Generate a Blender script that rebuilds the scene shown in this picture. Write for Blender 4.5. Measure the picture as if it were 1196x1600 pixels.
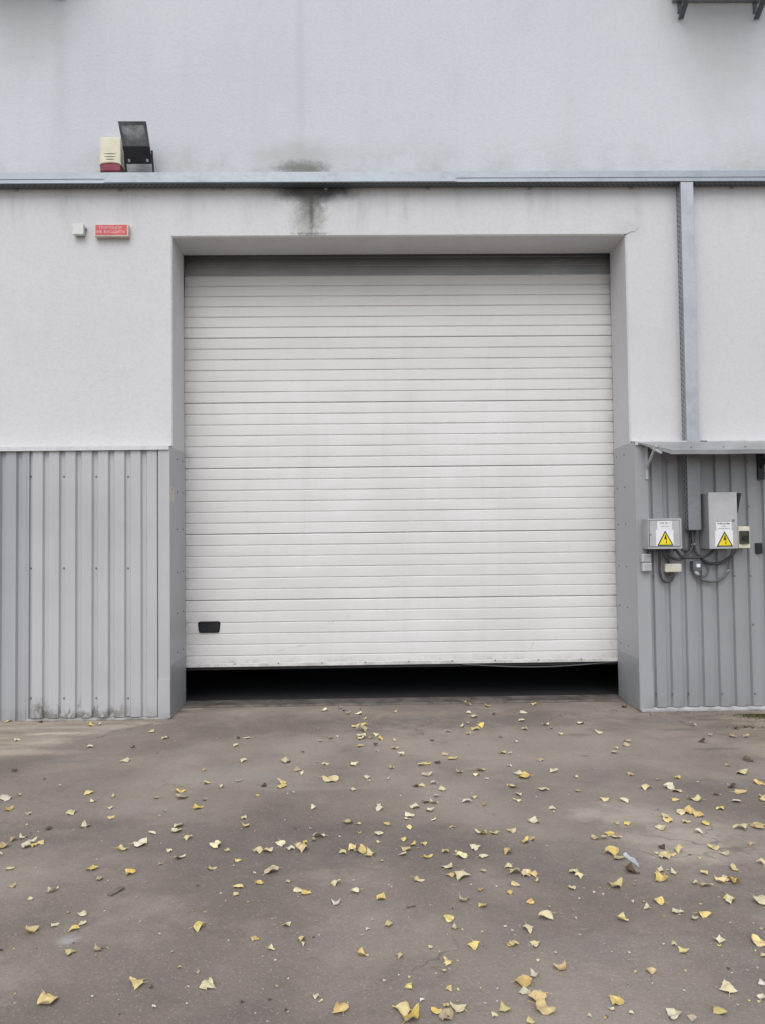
import bpy, bmesh, math, random
from mathutils import Vector, Matrix, noise
R = math.radians
random.seed(7)
sc = bpy.context.scene
for o in list(bpy.data.objects): bpy.data.objects.remove(o)
COL = sc.collection

# ------------------------------------------------------------------ camera
IW, IH, F = 1196, 1600, 1172.0
CX, CD, CH = -0.1473, 6.5117, 1.5142
PITCH, YAW, ROLL = 0.0328, 0.0174, -0.0117
def cam_axes():
    cy, sy = math.cos(YAW), math.sin(YAW); cp, sp = math.cos(PITCH), math.sin(PITCH)
    r = Vector((cy, -sy, 0)); f = Vector((sy*cp, cy*cp, sp)); u = Vector((-sy*sp, -cy*sp, cp))
    c, s = math.cos(ROLL), math.sin(ROLL)
    return r*c + u*s, u*c - r*s, f
AR, AU, AF = cam_axes()
CP = Vector((CX, -CD, CH))
cam = bpy.data.cameras.new('camera'); camo = bpy.data.objects.new('camera', cam); COL.objects.link(camo)
camo.matrix_world = Matrix(((AR.x, AU.x, -AF.x, CP.x), (AR.y, AU.y, -AF.y, CP.y), (AR.z, AU.z, -AF.z, CP.z), (0, 0, 0, 1)))
cam.sensor_fit = 'VERTICAL'; cam.sensor_height = 24.0; cam.lens = F*24.0/IH
cam.clip_start = 0.05; cam.clip_end = 2000
sc.camera = camo

# ------------------------------------------------------------------ world, sun, exposure (overcast)
SUN_EL, SUN_AZ = R(50), R(8)          # sun hidden behind cloud, high behind the camera
w = bpy.data.worlds.new('World'); sc.world = w; w.use_nodes = True
nt = w.node_tree; nt.nodes.clear()
sky = nt.nodes.new('ShaderNodeTexSky'); sky.sky_type = 'NISHITA'; sky.sun_disc = False
sky.sun_elevation = SUN_EL; sky.sun_rotation = math.pi + SUN_AZ
sky.air_density = 1.0; sky.dust_density = 1.5; sky.ozone_density = 1.0
hs = nt.nodes.new('ShaderNodeHueSaturation'); hs.inputs['Saturation'].default_value = 0.50
bg = nt.nodes.new('ShaderNodeBackground'); bg.inputs['Strength'].default_value = 0.12
wo = nt.nodes.new('ShaderNodeOutputWorld')
nt.links.new(sky.outputs[0], hs.inputs['Color']); nt.links.new(hs.outputs[0], bg.inputs['Color']); nt.links.new(bg.outputs[0], wo.inputs['Surface'])
sl = bpy.data.lights.new('sun', 'SUN'); sl.energy = 0.9; sl.angle = R(50); sl.color = (1.0, 0.99, 0.975)
so = bpy.data.objects.new('sun', sl); COL.objects.link(so)
sd = Vector((-math.sin(SUN_AZ)*math.cos(SUN_EL), -math.cos(SUN_AZ)*math.cos(SUN_EL), math.sin(SUN_EL)))
so.rotation_euler = sd.to_track_quat('Z', 'Y').to_euler(); so.location = (0, -10, 20)
vs = sc.view_settings
vs.view_transform = 'Standard'; vs.look = 'None'; vs.gamma = 1.0; vs.use_curve_mapping = False
vs.exposure = 0.62
sc.cycles.max_bounces = 5; sc.cycles.diffuse_bounces = 4; sc.cycles.glossy_bounces = 2; sc.cycles.caustics_reflective = False; sc.cycles.caustics_refractive = False

# ------------------------------------------------------------------ pixel helpers (a pixel is a direction; the plane it touches gives the distance)
def ray(px, py):
    return (AF + AR*((px - IW/2)/F) - AU*((py - IH/2)/F))
def WP(px, py, Y=0.0):                 # point on the vertical plane y = Y
    d = ray(px, py); t = (Y - CP.y)/d.y; return CP + d*t
def GP(px, py, Z=0.0):                 # point on the ground
    d = ray(px, py); t = (Z - CP.z)/d.z; return CP + d*t
def PROJ(P):
    v = P - CP; z = v.dot(AF); return IW/2 + F*v.dot(AR)/z, IH/2 - F*v.dot(AU)/z

# measured frame of the building
XL, XR, ZT, RD, PC, ZC, ZB = -1.849, 2.142, 4.155, 0.425, 0.1125, 2.308, 0.333

# ------------------------------------------------------------------ materials
MATS = {}
class NB:
    def __init__(s, name):
        s.m = bpy.data.materials.new(name); s.m.use_nodes = True; s.t = s.m.node_tree; s.t.nodes.clear()
        s.out = s.n('ShaderNodeOutputMaterial'); s.p = s.n('ShaderNodeBsdfPrincipled')
        s.l(s.p.outputs[0], s.out.inputs[0]); MATS[name] = s.m
        s.cache = {}
        s.geo = s.n('ShaderNodeNewGeometry'); s.pos = s.geo.outputs['Position']
    def n(s, t): return s.t.nodes.new(t)
    def l(s, a, b): s.t.links.new(a, b)
    def sv(s, sock, v):
        if hasattr(v, 'is_output'): s.l(v, sock)
        else: sock.default_value = v
    def math(s, op, a, b=0.0, clamp=False):
        n = s.n('ShaderNodeMath'); n.operation = op; n.use_clamp = clamp
        s.sv(n.inputs[0], a); s.sv(n.inputs[1], b); return n.outputs[0]
    def vec(s, op, a, b=(0, 0, 0)):
        n = s.n('ShaderNodeVectorMath'); n.operation = op
        s.sv(n.inputs[0], a); s.sv(n.inputs[1], b); return n
    def noise(s, vec, scale, detail=4, rough=0.55, dist=0.0, col=False):
        key = (vec.node.name, vec.name, scale, detail, rough, dist, col)
        if key in s.cache: return s.cache[key]
        n = s.n('ShaderNodeTexNoise'); n.inputs['Scale'].default_value = scale; n.inputs['Detail'].default_value = detail
        n.inputs['Roughness'].default_value = rough; n.inputs['Distortion'].default_value = dist
        s.l(vec, n.inputs['Vector']); s.cache[key] = n.outputs['Color' if col else 'Fac']; return s.cache[key]
    def ramp(s, f, lo, hi, a=0.0, b=1.0, smooth=True):
        n = s.n('ShaderNodeMapRange'); n.interpolation_type = 'SMOOTHSTEP' if smooth else 'LINEAR'; n.clamp = True
        s.sv(n.inputs['Value'], f)
        for k, v in zip(('From Min', 'From Max', 'To Min', 'To Max'), (lo, hi, a, b)): n.inputs[k].default_value = v
        return n.outputs['Result']
    def mix(s, f, a, b, mode='MIX'):
        n = s.n('ShaderNodeMix'); n.data_type = 'RGBA'; n.blend_type = mode
        s.sv(n.inputs[0], f)
        s.sv(n.inputs[6], a if hasattr(a, 'is_output') else (*a, 1)); s.sv(n.inputs[7], b if hasattr(b, 'is_output') else (*b, 1))
        return n.outputs[2]
    def scaled(s, vec, sx, sy, sz): return s.vec('MULTIPLY', vec, (sx, sy, sz)).outputs[0]
    def sep(s, vec):
        n = s.n('ShaderNodeSeparateXYZ'); s.l(vec, n.inputs[0]); return n.outputs
    def blob(s, c, r, rot=0.0, axis='z', lo=0.5, hi=1.0, nscale=0.0, namp=0.0, vec=None, face=True):
        """soft mask for stains and painted shade: 1 inside an ellipse, 0 outside, ragged by noise"""
        v = s.pos if vec is None else vec
        v = s.vec('SUBTRACT', v, c).outputs[0]
        if rot:
            q = s.n('ShaderNodeVectorRotate'); q.rotation_type = 'AXIS_ANGLE'
            q.inputs['Axis'].default_value = (0, 0, 1) if axis == 'z' else (0, 1, 0)
            q.inputs['Angle'].default_value = rot; s.l(v, q.inputs['Vector']); v = q.outputs[0]
        v = s.scaled(v, *(1.0/k if k else 0.0 for k in r))
        L = s.vec('LENGTH', v).outputs['Value']
        if namp:
            nn = s.noise(s.pos, nscale, 3, 0.65); L = s.math('ADD', L, s.math('MULTIPLY', s.math('SUBTRACT', nn, 0.5), namp))
        k = s.ramp(L, hi, lo)
        if s.m.name == 'plaster': k = s.math('MULTIPLY', k, s.math('LESS_THAN', s.sep(s.pos)[1], 0.004))
        return k
    def bump(s, h, strength=0.3, dist=0.002, prev=None):
        n = s.n('ShaderNodeBump'); n.inputs['Strength'].default_value = strength; n.inputs['Distance'].default_value = dist
        s.l(h, n.inputs['Height'])
        if prev is not None: s.l(prev, n.inputs['Normal'])
        return n.outputs[0]
    def fin(s, col, rough=0.6, metal=0.0, normal=None, spec=0.4):
        s.sv(s.p.inputs['Base Color'], col if hasattr(col, 'is_output') else (*col, 1))
        s.sv(s.p.inputs['Roughness'], rough); s.p.inputs['Metallic'].default_value = metal
        s.p.inputs['Specular IOR Level'].default_value = spec
        if normal is not None: s.l(normal, s.p.inputs['Normal'])
        return s.m

def simple(name, col, rough=0.5, metal=0.0, var=0.12, scale=12.0, bump=0.0, spec=0.4):
    b = NB(name)
    f = b.noise(b.pos, scale, 5, 0.6)
    f2 = b.noise(b.pos, scale*9, 3, 0.6)
    dk = tuple(c*(1-var*1.6) for c in col); lt = tuple(min(1, c*(1+var)) for c in col)
    c = b.mix(b.ramp(f, 0.3, 0.7), dk, lt)
    c = b.mix(b.math('MULTIPLY', b.ramp(f2, 0.5, 0.75), var*1.2), c, tuple(k*0.6 for k in col))
    rr = b.ramp(f, 0.3, 0.7, rough-0.06, min(1, rough+0.08))
    nm = b.bump(f2, bump, 0.001) if bump else None
    return b.fin(c, rr, metal, nm, spec)

def m_plaster():
    b = NB('plaster')
    P = b.pos; X, Y, Z = b.sep(P)
    big = b.noise(P, 0.5, 5, 0.6); mid = b.noise(P, 2.6, 6, 0.62)
    streak = b.noise(b.scaled(P, 5.0, 5.0, 0.32), 1.0, 5, 0.6)
    c = b.mix(b.ramp(big, 0.3, 0.7), (0.60, 0.592, 0.594), (0.655, 0.645, 0.645))
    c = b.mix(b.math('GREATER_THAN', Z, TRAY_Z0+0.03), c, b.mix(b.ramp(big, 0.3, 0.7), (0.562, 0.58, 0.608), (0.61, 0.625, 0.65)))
    c = b.mix(b.math('MULTIPLY', b.ramp(streak, 0.52, 0.72), 0.13), c, (0.48, 0.49, 0.49))
    c = b.mix(b.math('MULTIPLY', b.ramp(mid, 0.52, 0.75), 0.20), c, (0.52, 0.53, 0.545))
    gn = b.noise(P, 24, 4, 0.8); c = b.mix(b.math('MULTIPLY', b.ramp(gn, 0.42, 0.66), 0.22), c, (0.48, 0.485, 0.49))
    # rows of faint joints where the insulation boards telegraph through
    spots = b.noise(P, 38, 3, 0.7); c = b.mix(b.math('MULTIPLY', b.ramp(spots, 0.66, 0.8), 0.3), c, (0.40, 0.40, 0.39))
    # olive grime gathering on the wall just above the tray
    tz = TRAY_Z1
    up = b.ramp(Z, tz-0.02, tz+0.45, 1, 0); up = b.math('MULTIPLY', up, b.ramp(Z, tz-0.12, tz-0.05))
    c = b.mix(b.math('MULTIPLY', b.math('MULTIPLY', up, b.ramp(b.noise(P, 1.7, 6, 0.7), 0.42, 0.7)), 0.55), c, (0.36, 0.36, 0.31))
    # stain and painted shade under the air conditioner brackets, with narrow streaks
    for (px, py, rx, rz, k) in ((1130, 60, 0.55, 0.95, 0.32), (40, 40, 0.5, 0.5, 0.30), (95, 110, 0.10, 0.9, 0.18), (470, 120, 0.06, 1.3, 0.16)):
        q = WP(px, py); c = b.mix(b.math('MULTIPLY', b.blob(q, (rx, 0, rz), lo=0.1, hi=1.15, nscale=6, namp=0.7), k), c, (0.33, 0.34, 0.32))
    # smudges under the tray, mostly its shadow put into the colour
    dn = b.ramp(Z, tz-0.62, tz-0.16); dn = b.math('MULTIPLY', dn, b.ramp(b.noise(b.scaled(P, 3.2, 1, 0.5), 1.0, 6, 0.7), 0.47, 0.75))
    dn = b.math('MULTIPLY', dn, b.math('LESS_THAN', Z, tz-0.05))
    c = b.mix(b.math('MULTIPLY', dn, 0.5), c, (0.27, 0.27, 0.28))
    # the mould patch over and under the tray with its drip line
    q = WP(472, 262); c = b.mix(b.math('MULTIPLY', b.blob(q, (0.30, 0, 0.085), lo=0.25, hi=1.1, nscale=18, namp=1.0), 0.85), c, (0.11, 0.12, 0.11))
    q = WP(470, 250); c = b.mix(b.math('MULTIPLY', b.blob(q, (0.55, 0, 0.24), lo=0.1, hi=1.1, nscale=6, namp=0.9), 0.4), c, (0.33, 0.34, 0.30))
    q = WP(492, 296); c = b.mix(b.math('MULTIPLY', b.blob(q, (0.46, 0, 0.135), lo=0.35, hi=1.15, nscale=11, namp=0.6), 0.93), c, (0.045, 0.05, 0.055))
    q = WP(486, 318); c = b.mix(b.math('MULTIPLY', b.blob(q, (0.15, 0, 0.29), lo=0.0, hi=1.2, nscale=18, namp=1.5), 0.85), c, (0.11, 0.115, 0.105))
    q = WP(480, 345); c = b.mix(b.math('MULTIPLY', b.blob(q, (0.20, 0, 0.24), lo=0.1, hi=1.1, nscale=40, namp=1.6), 0.5), c, (0.29, 0.295, 0.26))
    q = WP(487, 330); c = b.mix(b.math('MULTIPLY', b.blob(q, (0.022, 0, 0.25), lo=0.0, hi=1.3, nscale=40, namp=1.5), 0.75), c, (0.10, 0.11, 0.09))
    q = WP(486, 365); c = b.mix(b.math('MULTIPLY', b.blob(q, (0.17, 0, 0.016), lo=0.2, hi=1.1, nscale=40, namp=2.2), 0.55), c, (0.06, 0.065, 0.06))
    q = WP(980, 362); c = b.mix(b.math('MULTIPLY', b.blob(q, (0.22, 0, 0.14), lo=0.1, hi=1.1, nscale=11, namp=0.9), 0.25), c, (0.42, 0.43, 0.43))
    h = b.noise(P, 45, 3, 0.85)
    nm = b.bump(h, 0.58, 0.006)
    return b.fin(c, 0.9, 0, nm, 0.2)

def m_asphalt(name, apron=False):
    b = NB(name)
    P = b.pos; X, Y, Z = b.sep(P)
    big = b.noise(P, 0.45, 3, 0.6); mid = b.noise(P, 1.9, 5, 0.65); sm = b.noise(P, 9, 4, 0.7)
    base = ((0.193, 0.162, 0.136), (0.341, 0.287, 0.239))
    c = b.mix(b.ramp(big, 0.3, 0.7), *base)
    c = b.mix(b.math('MULTIPLY', b.ramp(mid, 0.48, 0.72), 0.7), c, (0.345, 0.293, 0.237))
    c = b.mix(b.math('MULTIPLY', b.ramp(mid, 0.48, 0.27), 0.7), c, (0.168, 0.145, 0.123))
    c = b.mix(b.math('MULTIPLY', b.ramp(sm, 0.5, 0.72), 0.16), c, (0.378, 0.321, 0.262))
    c = b.mix(b.math('MULTIPLY', b.ramp(sm, 0.45, 0.28), 0.14), c, (0.138, 0.119, 0.102))
    # the driveway in front of the door: smoother grey; its ragged sides start at the wall corners
    wob = b.math('MULTIPLY', b.math('SUBTRACT', b.noise(P, 1.6, 3, 0.7), 0.5), 1.1)
    dist = b.math('ADD', Y, PC)        # 0 at the cladding, negative towards the camera
    # left side: plain concrete-like strip by the wall
    lx = b.math('ADD', b.math('SUBTRACT', X, XL), b.math('MULTIPLY', dist, -0.78))
    left = b.math('MULTIPLY', b.ramp(b.math('ADD', lx, wob), 0.10, -0.16), b.ramp(b.math('ADD', dist, wob), -1.9, -0.5))
    c = b.mix(b.math('MULTIPLY', left, 0.75), c, b.mix(b.ramp(b.noise(b.scaled(P, 0.8, 4.5, 1), 1.6, 6, 0.7), 0.34, 0.68), (0.264, 0.216, 0.164), (0.539, 0.454, 0.350)))
    rx = b.math('SUBTRACT', b.math('SUBTRACT', X, XR), b.math('MULTIPLY', dist, -0.42))
    right = b.math('MULTIPLY', b.ramp(b.math('ADD', rx, wob), -0.08, 0.2), b.ramp(b.math('ADD', dist, wob), -2.2, -0.7))
    c = b.mix(b.math('MULTIPLY', right, 0.8), c, b.mix(b.ramp(b.noise(b.scaled(P, 0.8, 3.0, 1), 2.2, 6, 0.75), 0.36, 0.66), (0.179, 0.146, 0.112), (0.378, 0.308, 0.230)))
    # seam cracks along those edges
    for e, k in ((lx, 0.22), (rx, 0.22)):
        w2 = b.math('MULTIPLY', b.math('SUBTRACT', b.noise(P, 2.6, 5, 0.75), 0.5), 0.42)
        cr = b.ramp(b.math('ABSOLUTE', b.math('ADD', e, w2)), 0.016, 0.003)
        cr = b.math('MULTIPLY', b.math('MULTIPLY', cr, b.ramp(sm, 0.40, 0.55)), b.ramp(dist, -1.0, -0.4)); cr = b.math('MULTIPLY', cr, b.math('LESS_THAN', dist, 0.01))
        c = b.mix(b.math('MULTIPLY', cr, 0.75), c, (0.082, 0.070, 0.058))
    # pale dust washes, oil marks
    for (px, py, rx_, ry_, rot, k, col) in (
            (985, 1275, 0.42, 0.20, 0.2, 0.60, (0.539, 0.458, 0.369)), (1075, 1315, 0.48, 0.26, -0.5, 0.55, (0.516, 0.444, 0.365)), (1120, 1335, 0.5, 0.15, 0.2, 0.35, (0.458, 0.402, 0.331)),
            (395, 1215, 0.55, 0.26, 0.1, 0.28, (0.390, 0.342, 0.292)), (90, 1146, 0.30, 0.055, 0, 0.7, (0.665, 0.563, 0.437)), (40, 1175, 0.5, 0.10, 0.1, 0.45, (0.551, 0.465, 0.360)), (110, 1468, 0.05, 0.05, 0, 0.4, (0.596, 0.606, 0.584)),
            (300, 1310, 1.3, 0.45, 0.1, 0.5, (0.143, 0.125, 0.112)), (640, 1330, 0.9, 0.28, 0, 0.4, (0.138, 0.121, 0.109)), (480, 1135, 1.3, 0.42, 0, 0.62, (0.143, 0.121, 0.102)), (800, 1125, 1.3, 0.40, 0, 0.60, (0.143, 0.121, 0.102)), (1180, 1250, 0.6, 0.5, 0, 0.35, (0.143, 0.119, 0.098)),
            (905, 1148, 0.14, 0.06, 0, 0.5, (0.127, 0.107, 0.093)), (640, 1230, 1.6, 0.03, 0.0, 0.22, (0.366, 0.313, 0.262)), (1060, 1140, 0.2, 0.05, 0, 0.5, (0.115, 0.100, 0.082)), (1120, 1170, 0.2, 0.05, 0, 0.5, (0.115, 0.100, 0.082))):
        q = GP(px, py); c = b.mix(b.math('MULTIPLY', b.blob(q, (rx_, ry_, 0), rot=rot, lo=0.1, hi=1.2, nscale=6, namp=1.7), k), c, col)
    wet = b.noise(b.scaled(P, 0.55, 1.3, 1), 1.0, 5, 0.6)
    c = b.mix(b.math('MULTIPLY', b.ramp(wet, 0.54, 0.62), 0.26), c, (0.115, 0.108, 0.104))
    c = b.mix(b.math('MULTIPLY', b.ramp(wet, 0.44, 0.36), 0.24), c, (0.300, 0.280, 0.258))
    # aggregate
    vo = b.n('ShaderNodeTexVoronoi'); vo.inputs['Scale'].default_value = 150; b.l(P, vo.inputs['Vector'])
    gr = b.sep(vo.outputs['Color'])[0]
    c = b.mix(b.math('MULTIPLY', b.ramp(gr, 0.84, 0.99), 0.15), c, (0.620, 0.540, 0.457))
    c = b.mix(b.math('MULTIPLY', b.ramp(gr, 0.16, 0.02), 0.14), c, (0.092, 0.081, 0.070))
    fine = b.noise(P, 420, 1, 0.7)
    c = b.mix(b.math('MULTIPLY', b.ramp(fine, 0.55, 0.75), 0.12), c, (0.458, 0.402, 0.338))
    # thin crack web
    v2 = b.n('ShaderNodeTexVoronoi'); v2.feature = 'DISTANCE_TO_EDGE'; v2.inputs['Scale'].default_value = 1.1
    b.l(b.vec('ADD', P, b.vec('MULTIPLY', b.noise(P, 2.4, 3, 0.75, col=True), (0.7, 0.7, 0)).outputs[0]).outputs[0], v2.inputs['Vector'])
    ck = b.math('MULTIPLY', b.ramp(v2.outputs['Distance'], 0.012, 0.002), b.ramp(b.noise(P, 0.9, 3), 0.52, 0.66))
    c = b.mix(b.math('MULTIPLY', ck, 0.55), c, (0.103, 0.087, 0.073))
    nm = b.bump(b.noise(P, 26, 4, 0.85), 0.6, 0.010)
    return b.fin(c, b.ramp(sm, 0.3, 0.7, 0.78, 0.92), 0, nm, 0.3)

def m_door():
    b = NB('door_paint')
    P = b.pos; X, Y, Z = b.sep(P)
    f = b.noise(P, 1.1, 5, 0.6); st = b.noise(b.scaled(P, 7, 7, 0.6), 1.0, 5, 0.65); hz = b.noise(b.scaled(P, 1.2, 1, 26), 1.0, 4, 0.6)
    c = b.mix(b.ramp(f, 0.3, 0.7), (0.655, 0.635, 0.615), (0.715, 0.70, 0.685))
    c = b.mix(b.math('MULTIPLY', b.ramp(st, 0.5, 0.75), 0.16), c, (0.52, 0.49, 0.45))
    c = b.mix(b.math('MULTIPLY', b.ramp(hz, 0.52, 0.75), 0.17), c, (0.55, 0.52, 0.49))
    # upper panels toned down: the lintel's shade put into the paint
    up = b.ramp(Z, 2.6, 3.3); c = b.mix(b.math('MULTIPLY', up, 0.30), c, (0.52, 0.49, 0.455))
    # hand and tyre grime at the foot and at the guides
    gr = b.math('MULTIPLY', b.ramp(Z, ZB+0.11, ZB+0.0), b.ramp(b.noise(P, 8, 6, 0.75), 0.42, 0.68))
    c = b.mix(b.math('MULTIPLY', gr, 0.6), c, (0.30, 0.25, 0.20))
    eg = b.math('ADD', b.ramp(X, XL+0.12, XL-0.02), b.ramp(X, XR-0.10, XR+0.02))
    c = b.mix(b.math('MULTIPLY', b.math('MULTIPLY', eg, b.ramp(b.noise(P, 9, 5, 0.7), 0.40, 0.7)), 0.5), c, (0.40, 0.37, 0.33))
    for (px, py, rx, rz, rot, k) in ((521, 971, 0.035, 0.006, 1.0, 0.5), (545, 962, 0.022, 0.005, 1.2, 0.4), (955, 1005, 0.045, 0.006, -0.9, 0.5), (832, 1008, 0.05, 0.006, 1.2, 0.35), (470, 1009, 0.06, 0.007, 0.15, 0.55), (440, 1016, 0.05, 0.007, 0.25, 0.4), (318, 990, 0.18, 0.10, 0, 0.14), (320, 965, 0.16, 0.05, 0, 0.15)):
        q = WP(px, py, RD+.03); c = b.mix(b.math('MULTIPLY', b.blob(q, (rx, 0, rz), rot=rot, axis='y', lo=0.1, hi=1.1, nscale=30, namp=0.6), k), c, (0.33, 0.29, 0.25))
    sp = b.noise(P, 90, 3, 0.7); c = b.mix(b.math('MULTIPLY', b.ramp(sp, 0.68, 0.8), 0.35), c, (0.42, 0.38, 0.33))
    nm = b.bump(b.noise(b.scaled(P, 1.3, 1, 6), 1.0, 2), 0.12, 0.02)
    return b.fin(c, 0.5, 0, nm, 0.4)

def m_clad(name, col, dirt=False):
    b = NB(name)
    P = b.pos; X, Y, Z = b.sep(P)
    f = b.noise(P, 0.9, 4, 0.55); st = b.noise(b.scaled(P, 14, 14, 0.5), 1.0, 5, 0.6)
    c = b.mix(b.ramp(f, 0.3, 0.7), tuple(k*0.93 for k in col), tuple(k*1.07 for k in col))
    c = b.mix(b.math('MULTIPLY', b.ramp(st, 0.52, 0.75), 0.20), c, tuple(k*0.72 for k in col))
    sp = b.noise(P, 60, 3, 0.7); c = b.mix(b.math('MULTIPLY', b.ramp(sp, 0.66, 0.8), 0.22), c, tuple(k*0.6 for k in col))
    if dirt:   # rain-splashed soil at the foot
        n1 = b.noise(b.scaled(P, 13, 4, 2.5), 1.0, 5, 0.7)
        edge = b.math('ADD', 0.085, b.math('MULTIPLY', b.ramp(n1, 0.40, 0.64), 0.17))
        d = b.math('DIVIDE', Z, edge); mk = b.math('MULTIPLY', b.ramp(d, 1.05, 0.4), b.ramp(b.noise(P, 28, 5, 0.75), 0.36, 0.52))
        mk = b.math('MULTIPLY', mk, b.math('MULTIPLY', b.ramp(X, WP(40, 1100, -PC).x, WP(62, 1100, -PC).x), b.ramp(X, WP(215, 1100, -PC).x, WP(170, 1100, -PC).x)))
        c = b.mix(b.math('MULTIPLY', mk, 0.85), c, (0.165, 0.142, 0.112))
    low = b.math('MULTIPLY', b.ramp(Z, 0.16, 0.0), b.ramp(b.noise(P, 6, 6, 0.7), 0.35, 0.7))
    c = b.mix(b.math('MULTIPLY', low, 0.45), c, (0.15, 0.14, 0.125))
    nm = b.bump(b.noise(b.scaled(P, 2.2, 2.2, 1.0), 1.0, 3), 0.34, 0.016)
    return b.fin(c, b.ramp(f, 0.3, 0.7, 0.40, 0.52), 0.0, nm, 0.5)

def m_galv(name, slots=None, col=(0.355, 0.385, 0.41)):
    b = NB(name)
    P = b.pos
    v = b.n('ShaderNodeTexVoronoi'); v.inputs['Scale'].default_value = 55; b.l(P, v.inputs['Vector'])
    k = b.sep(v.outputs['Color'])[0]; f = b.noise(P, 2.0, 5, 0.65)
    c = b.mix(b.ramp(k, 0, 1), tuple(q*0.93 for q in col), tuple(q*1.05 for q in col))
    c = b.mix(b.math('MULTIPLY', b.ramp(b.noise(P, 6.0, 5, 0.7), 0.45, 0.7), 0.55), c, tuple(q*0.74 for q in col))
    if slots:   # rows of punched slots (the holes are a few millimetres)
        X, Y, Z = b.sep(P)
        u, vv = (X, Y) if slots == 'xy' else (Z, Y)
        fr = lambda a, s, o=0.0: b.math('FRACT', b.math('ADD', b.math('MULTIPLY', a, s), o))
        row = b.math('FLOOR', b.math('MULTIPLY', vv, 30.0)); off = b.math('MULTIPLY', row, 0.5)
        fu = b.math('FRACT', b.math('ADD', b.math('MULTIPLY', u, 22.0), off)); fv = fr(vv, 30.0)
        hole = b.math('MULTIPLY', b.math('LESS_THAN', b.math('ABSOLUTE', b.math('SUBTRACT', fu, 0.5)), 0.30), b.math('LESS_THAN', b.math('ABSOLUTE', b.math('SUBTRACT', fv, 0.5)), 0.17))
        c = b.mix(hole, c, (0.02, 0.022, 0.025))
    return b.fin(c, b.ramp(k, 0, 1, 0.42, 0.58), 0.55, None, 0.5)

TRAY_Y = -0.11
TRAY_Z1 = WP(598, 269, TRAY_Y).z      # top of tray face
TRAY_Z0 = WP(598, 284.5, TRAY_Y).z    # bottom of tray face
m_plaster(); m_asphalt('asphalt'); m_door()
m_clad('clad_grey', (0.445, 0.445, 0.462), dirt=True); m_clad('clad_old', (0.36, 0.365, 0.385)); m_clad('clad_trim', (0.42, 0.42, 0.435)); m_clad('clad_foot', (0.34, 0.35, 0.36))
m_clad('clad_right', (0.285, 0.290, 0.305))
m_galv('galv'); m_galv('galv_slots_xy', 'xy', (0.16, 0.18, 0.20)); m_galv('galv_slots_zy', 'zy', (0.40, 0.42, 0.44)); m_galv('galv_duct', None, (0.43, 0.445, 0.465)); m_galv('galv_canopy_shade', None, (0.25, 0.262, 0.272)); m_galv('galv_dull', None, (0.34, 0.37, 0.40))
simple('white_flashing', (0.60, 0.60, 0.61), 0.45, var=0.08)
simple('interior', (0.025, 0.025, 0.027), 0.9)
simple('rubber', (0.012, 0.012, 0.013), 0.6); simple('rubber_grey', (0.09, 0.09, 0.092), 0.55)
simple('alu', (0.62, 0.60, 0.575), 0.45, 0.0, 0.16, 8)
simple('screw', (0.15, 0.15, 0.155), 0.5, 0.3)
simple('rivet', (0.16, 0.14, 0.13), 0.6)
simple('black_plastic', (0.012, 0.013, 0.017), 0.32, var=0.2); simple('black_paint', (0.018, 0.020, 0.026), 0.42, var=0.2)
simple('cream_plastic', (0.70, 0.66, 0.50), 0.42, var=0.06); simple('cream_old', (0.60, 0.56, 0.47), 0.5, var=0.1)
simple('red_lens', (0.24, 0.015, 0.045), 0.22, var=0.2); simple('dark_lens', (0.05, 0.006, 0.02), 0.3)
simple('white_plastic', (0.66, 0.66, 0.64), 0.45, var=0.06); simple('grey_plastic', (0.40, 0.40, 0.41), 0.45, var=0.06)
simple('socket_white', (0.52, 0.52, 0.53), 0.4, var=0.05); simple('box_grey', (0.42, 0.42, 0.435), 0.42, var=0.08, scale=5)
simple('box_grey_dark', (0.34, 0.345, 0.355), 0.45, var=0.08, scale=5)
simple('paper', (0.74, 0.73, 0.75), 0.6, var=0.04); simple('sticker_white', (0.78, 0.77, 0.79), 0.4, var=0.03)
simple('sign_yellow', (0.80, 0.66, 0.02), 0.4, var=0.06); simple('sign_black', (0.015, 0.013, 0.012), 0.45); simple('print_grey', (0.20, 0.19, 0.21), 0.6); simple('print_faint', (0.42, 0.41, 0.43), 0.6)
simple('bolt_red', (0.12, 0.03, 0.015), 0.45)
simple('sign_red', (0.62, 0.09, 0.09), 0.4, var=0.1); simple('sign_letter', (0.80, 0.55, 0.55), 0.5, var=0.05); simple('sign_case', (0.62, 0.52, 0.44), 0.5, var=0.08)
simple('window_green', (0.028, 0.042, 0.028), 0.12, var=0.2, spec=0.6)
simple('cable', (0.055, 0.056, 0.06), 0.5, var=0.25, scale=20); simple('cable_grey', (0.13, 0.13, 0.135), 0.5, var=0.2, scale=20); simple('cable_tie', (0.45, 0.45, 0.44), 0.5)
simple('steel_grey', (0.13, 0.145, 0.16), 0.45, 0.3, 0.2); simple('bracket_grey', (0.36, 0.36, 0.37), 0.5, var=0.1); simple('bracket_light', (0.46, 0.46, 0.47), 0.5, var=0.08); simple('unit_white', (0.6, 0.6, 0.58), 0.5)
simple('lip_shade_grey', (0.255, 0.255, 0.26), 0.5, var=0.12, scale=5); simple('canopy_metal', (0.34, 0.34, 0.345), 0.45, 0.15, 0.14, 4)
simple('concrete_sill', (0.135, 0.118, 0.102), 0.9, var=0.28, scale=7, bump=0.4)
simple('wood', (0.20, 0.17, 0.13), 0.8, var=0.2, scale=40); simple('plastic_film', (0.62, 0.63, 0.66), 0.25, var=0.08)
simple('pebble', (0.30, 0.275, 0.245), 0.85, var=0.3, scale=30); simple('moss', (0.085, 0.095, 0.028), 0.9, var=0.4, scale=40)
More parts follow.
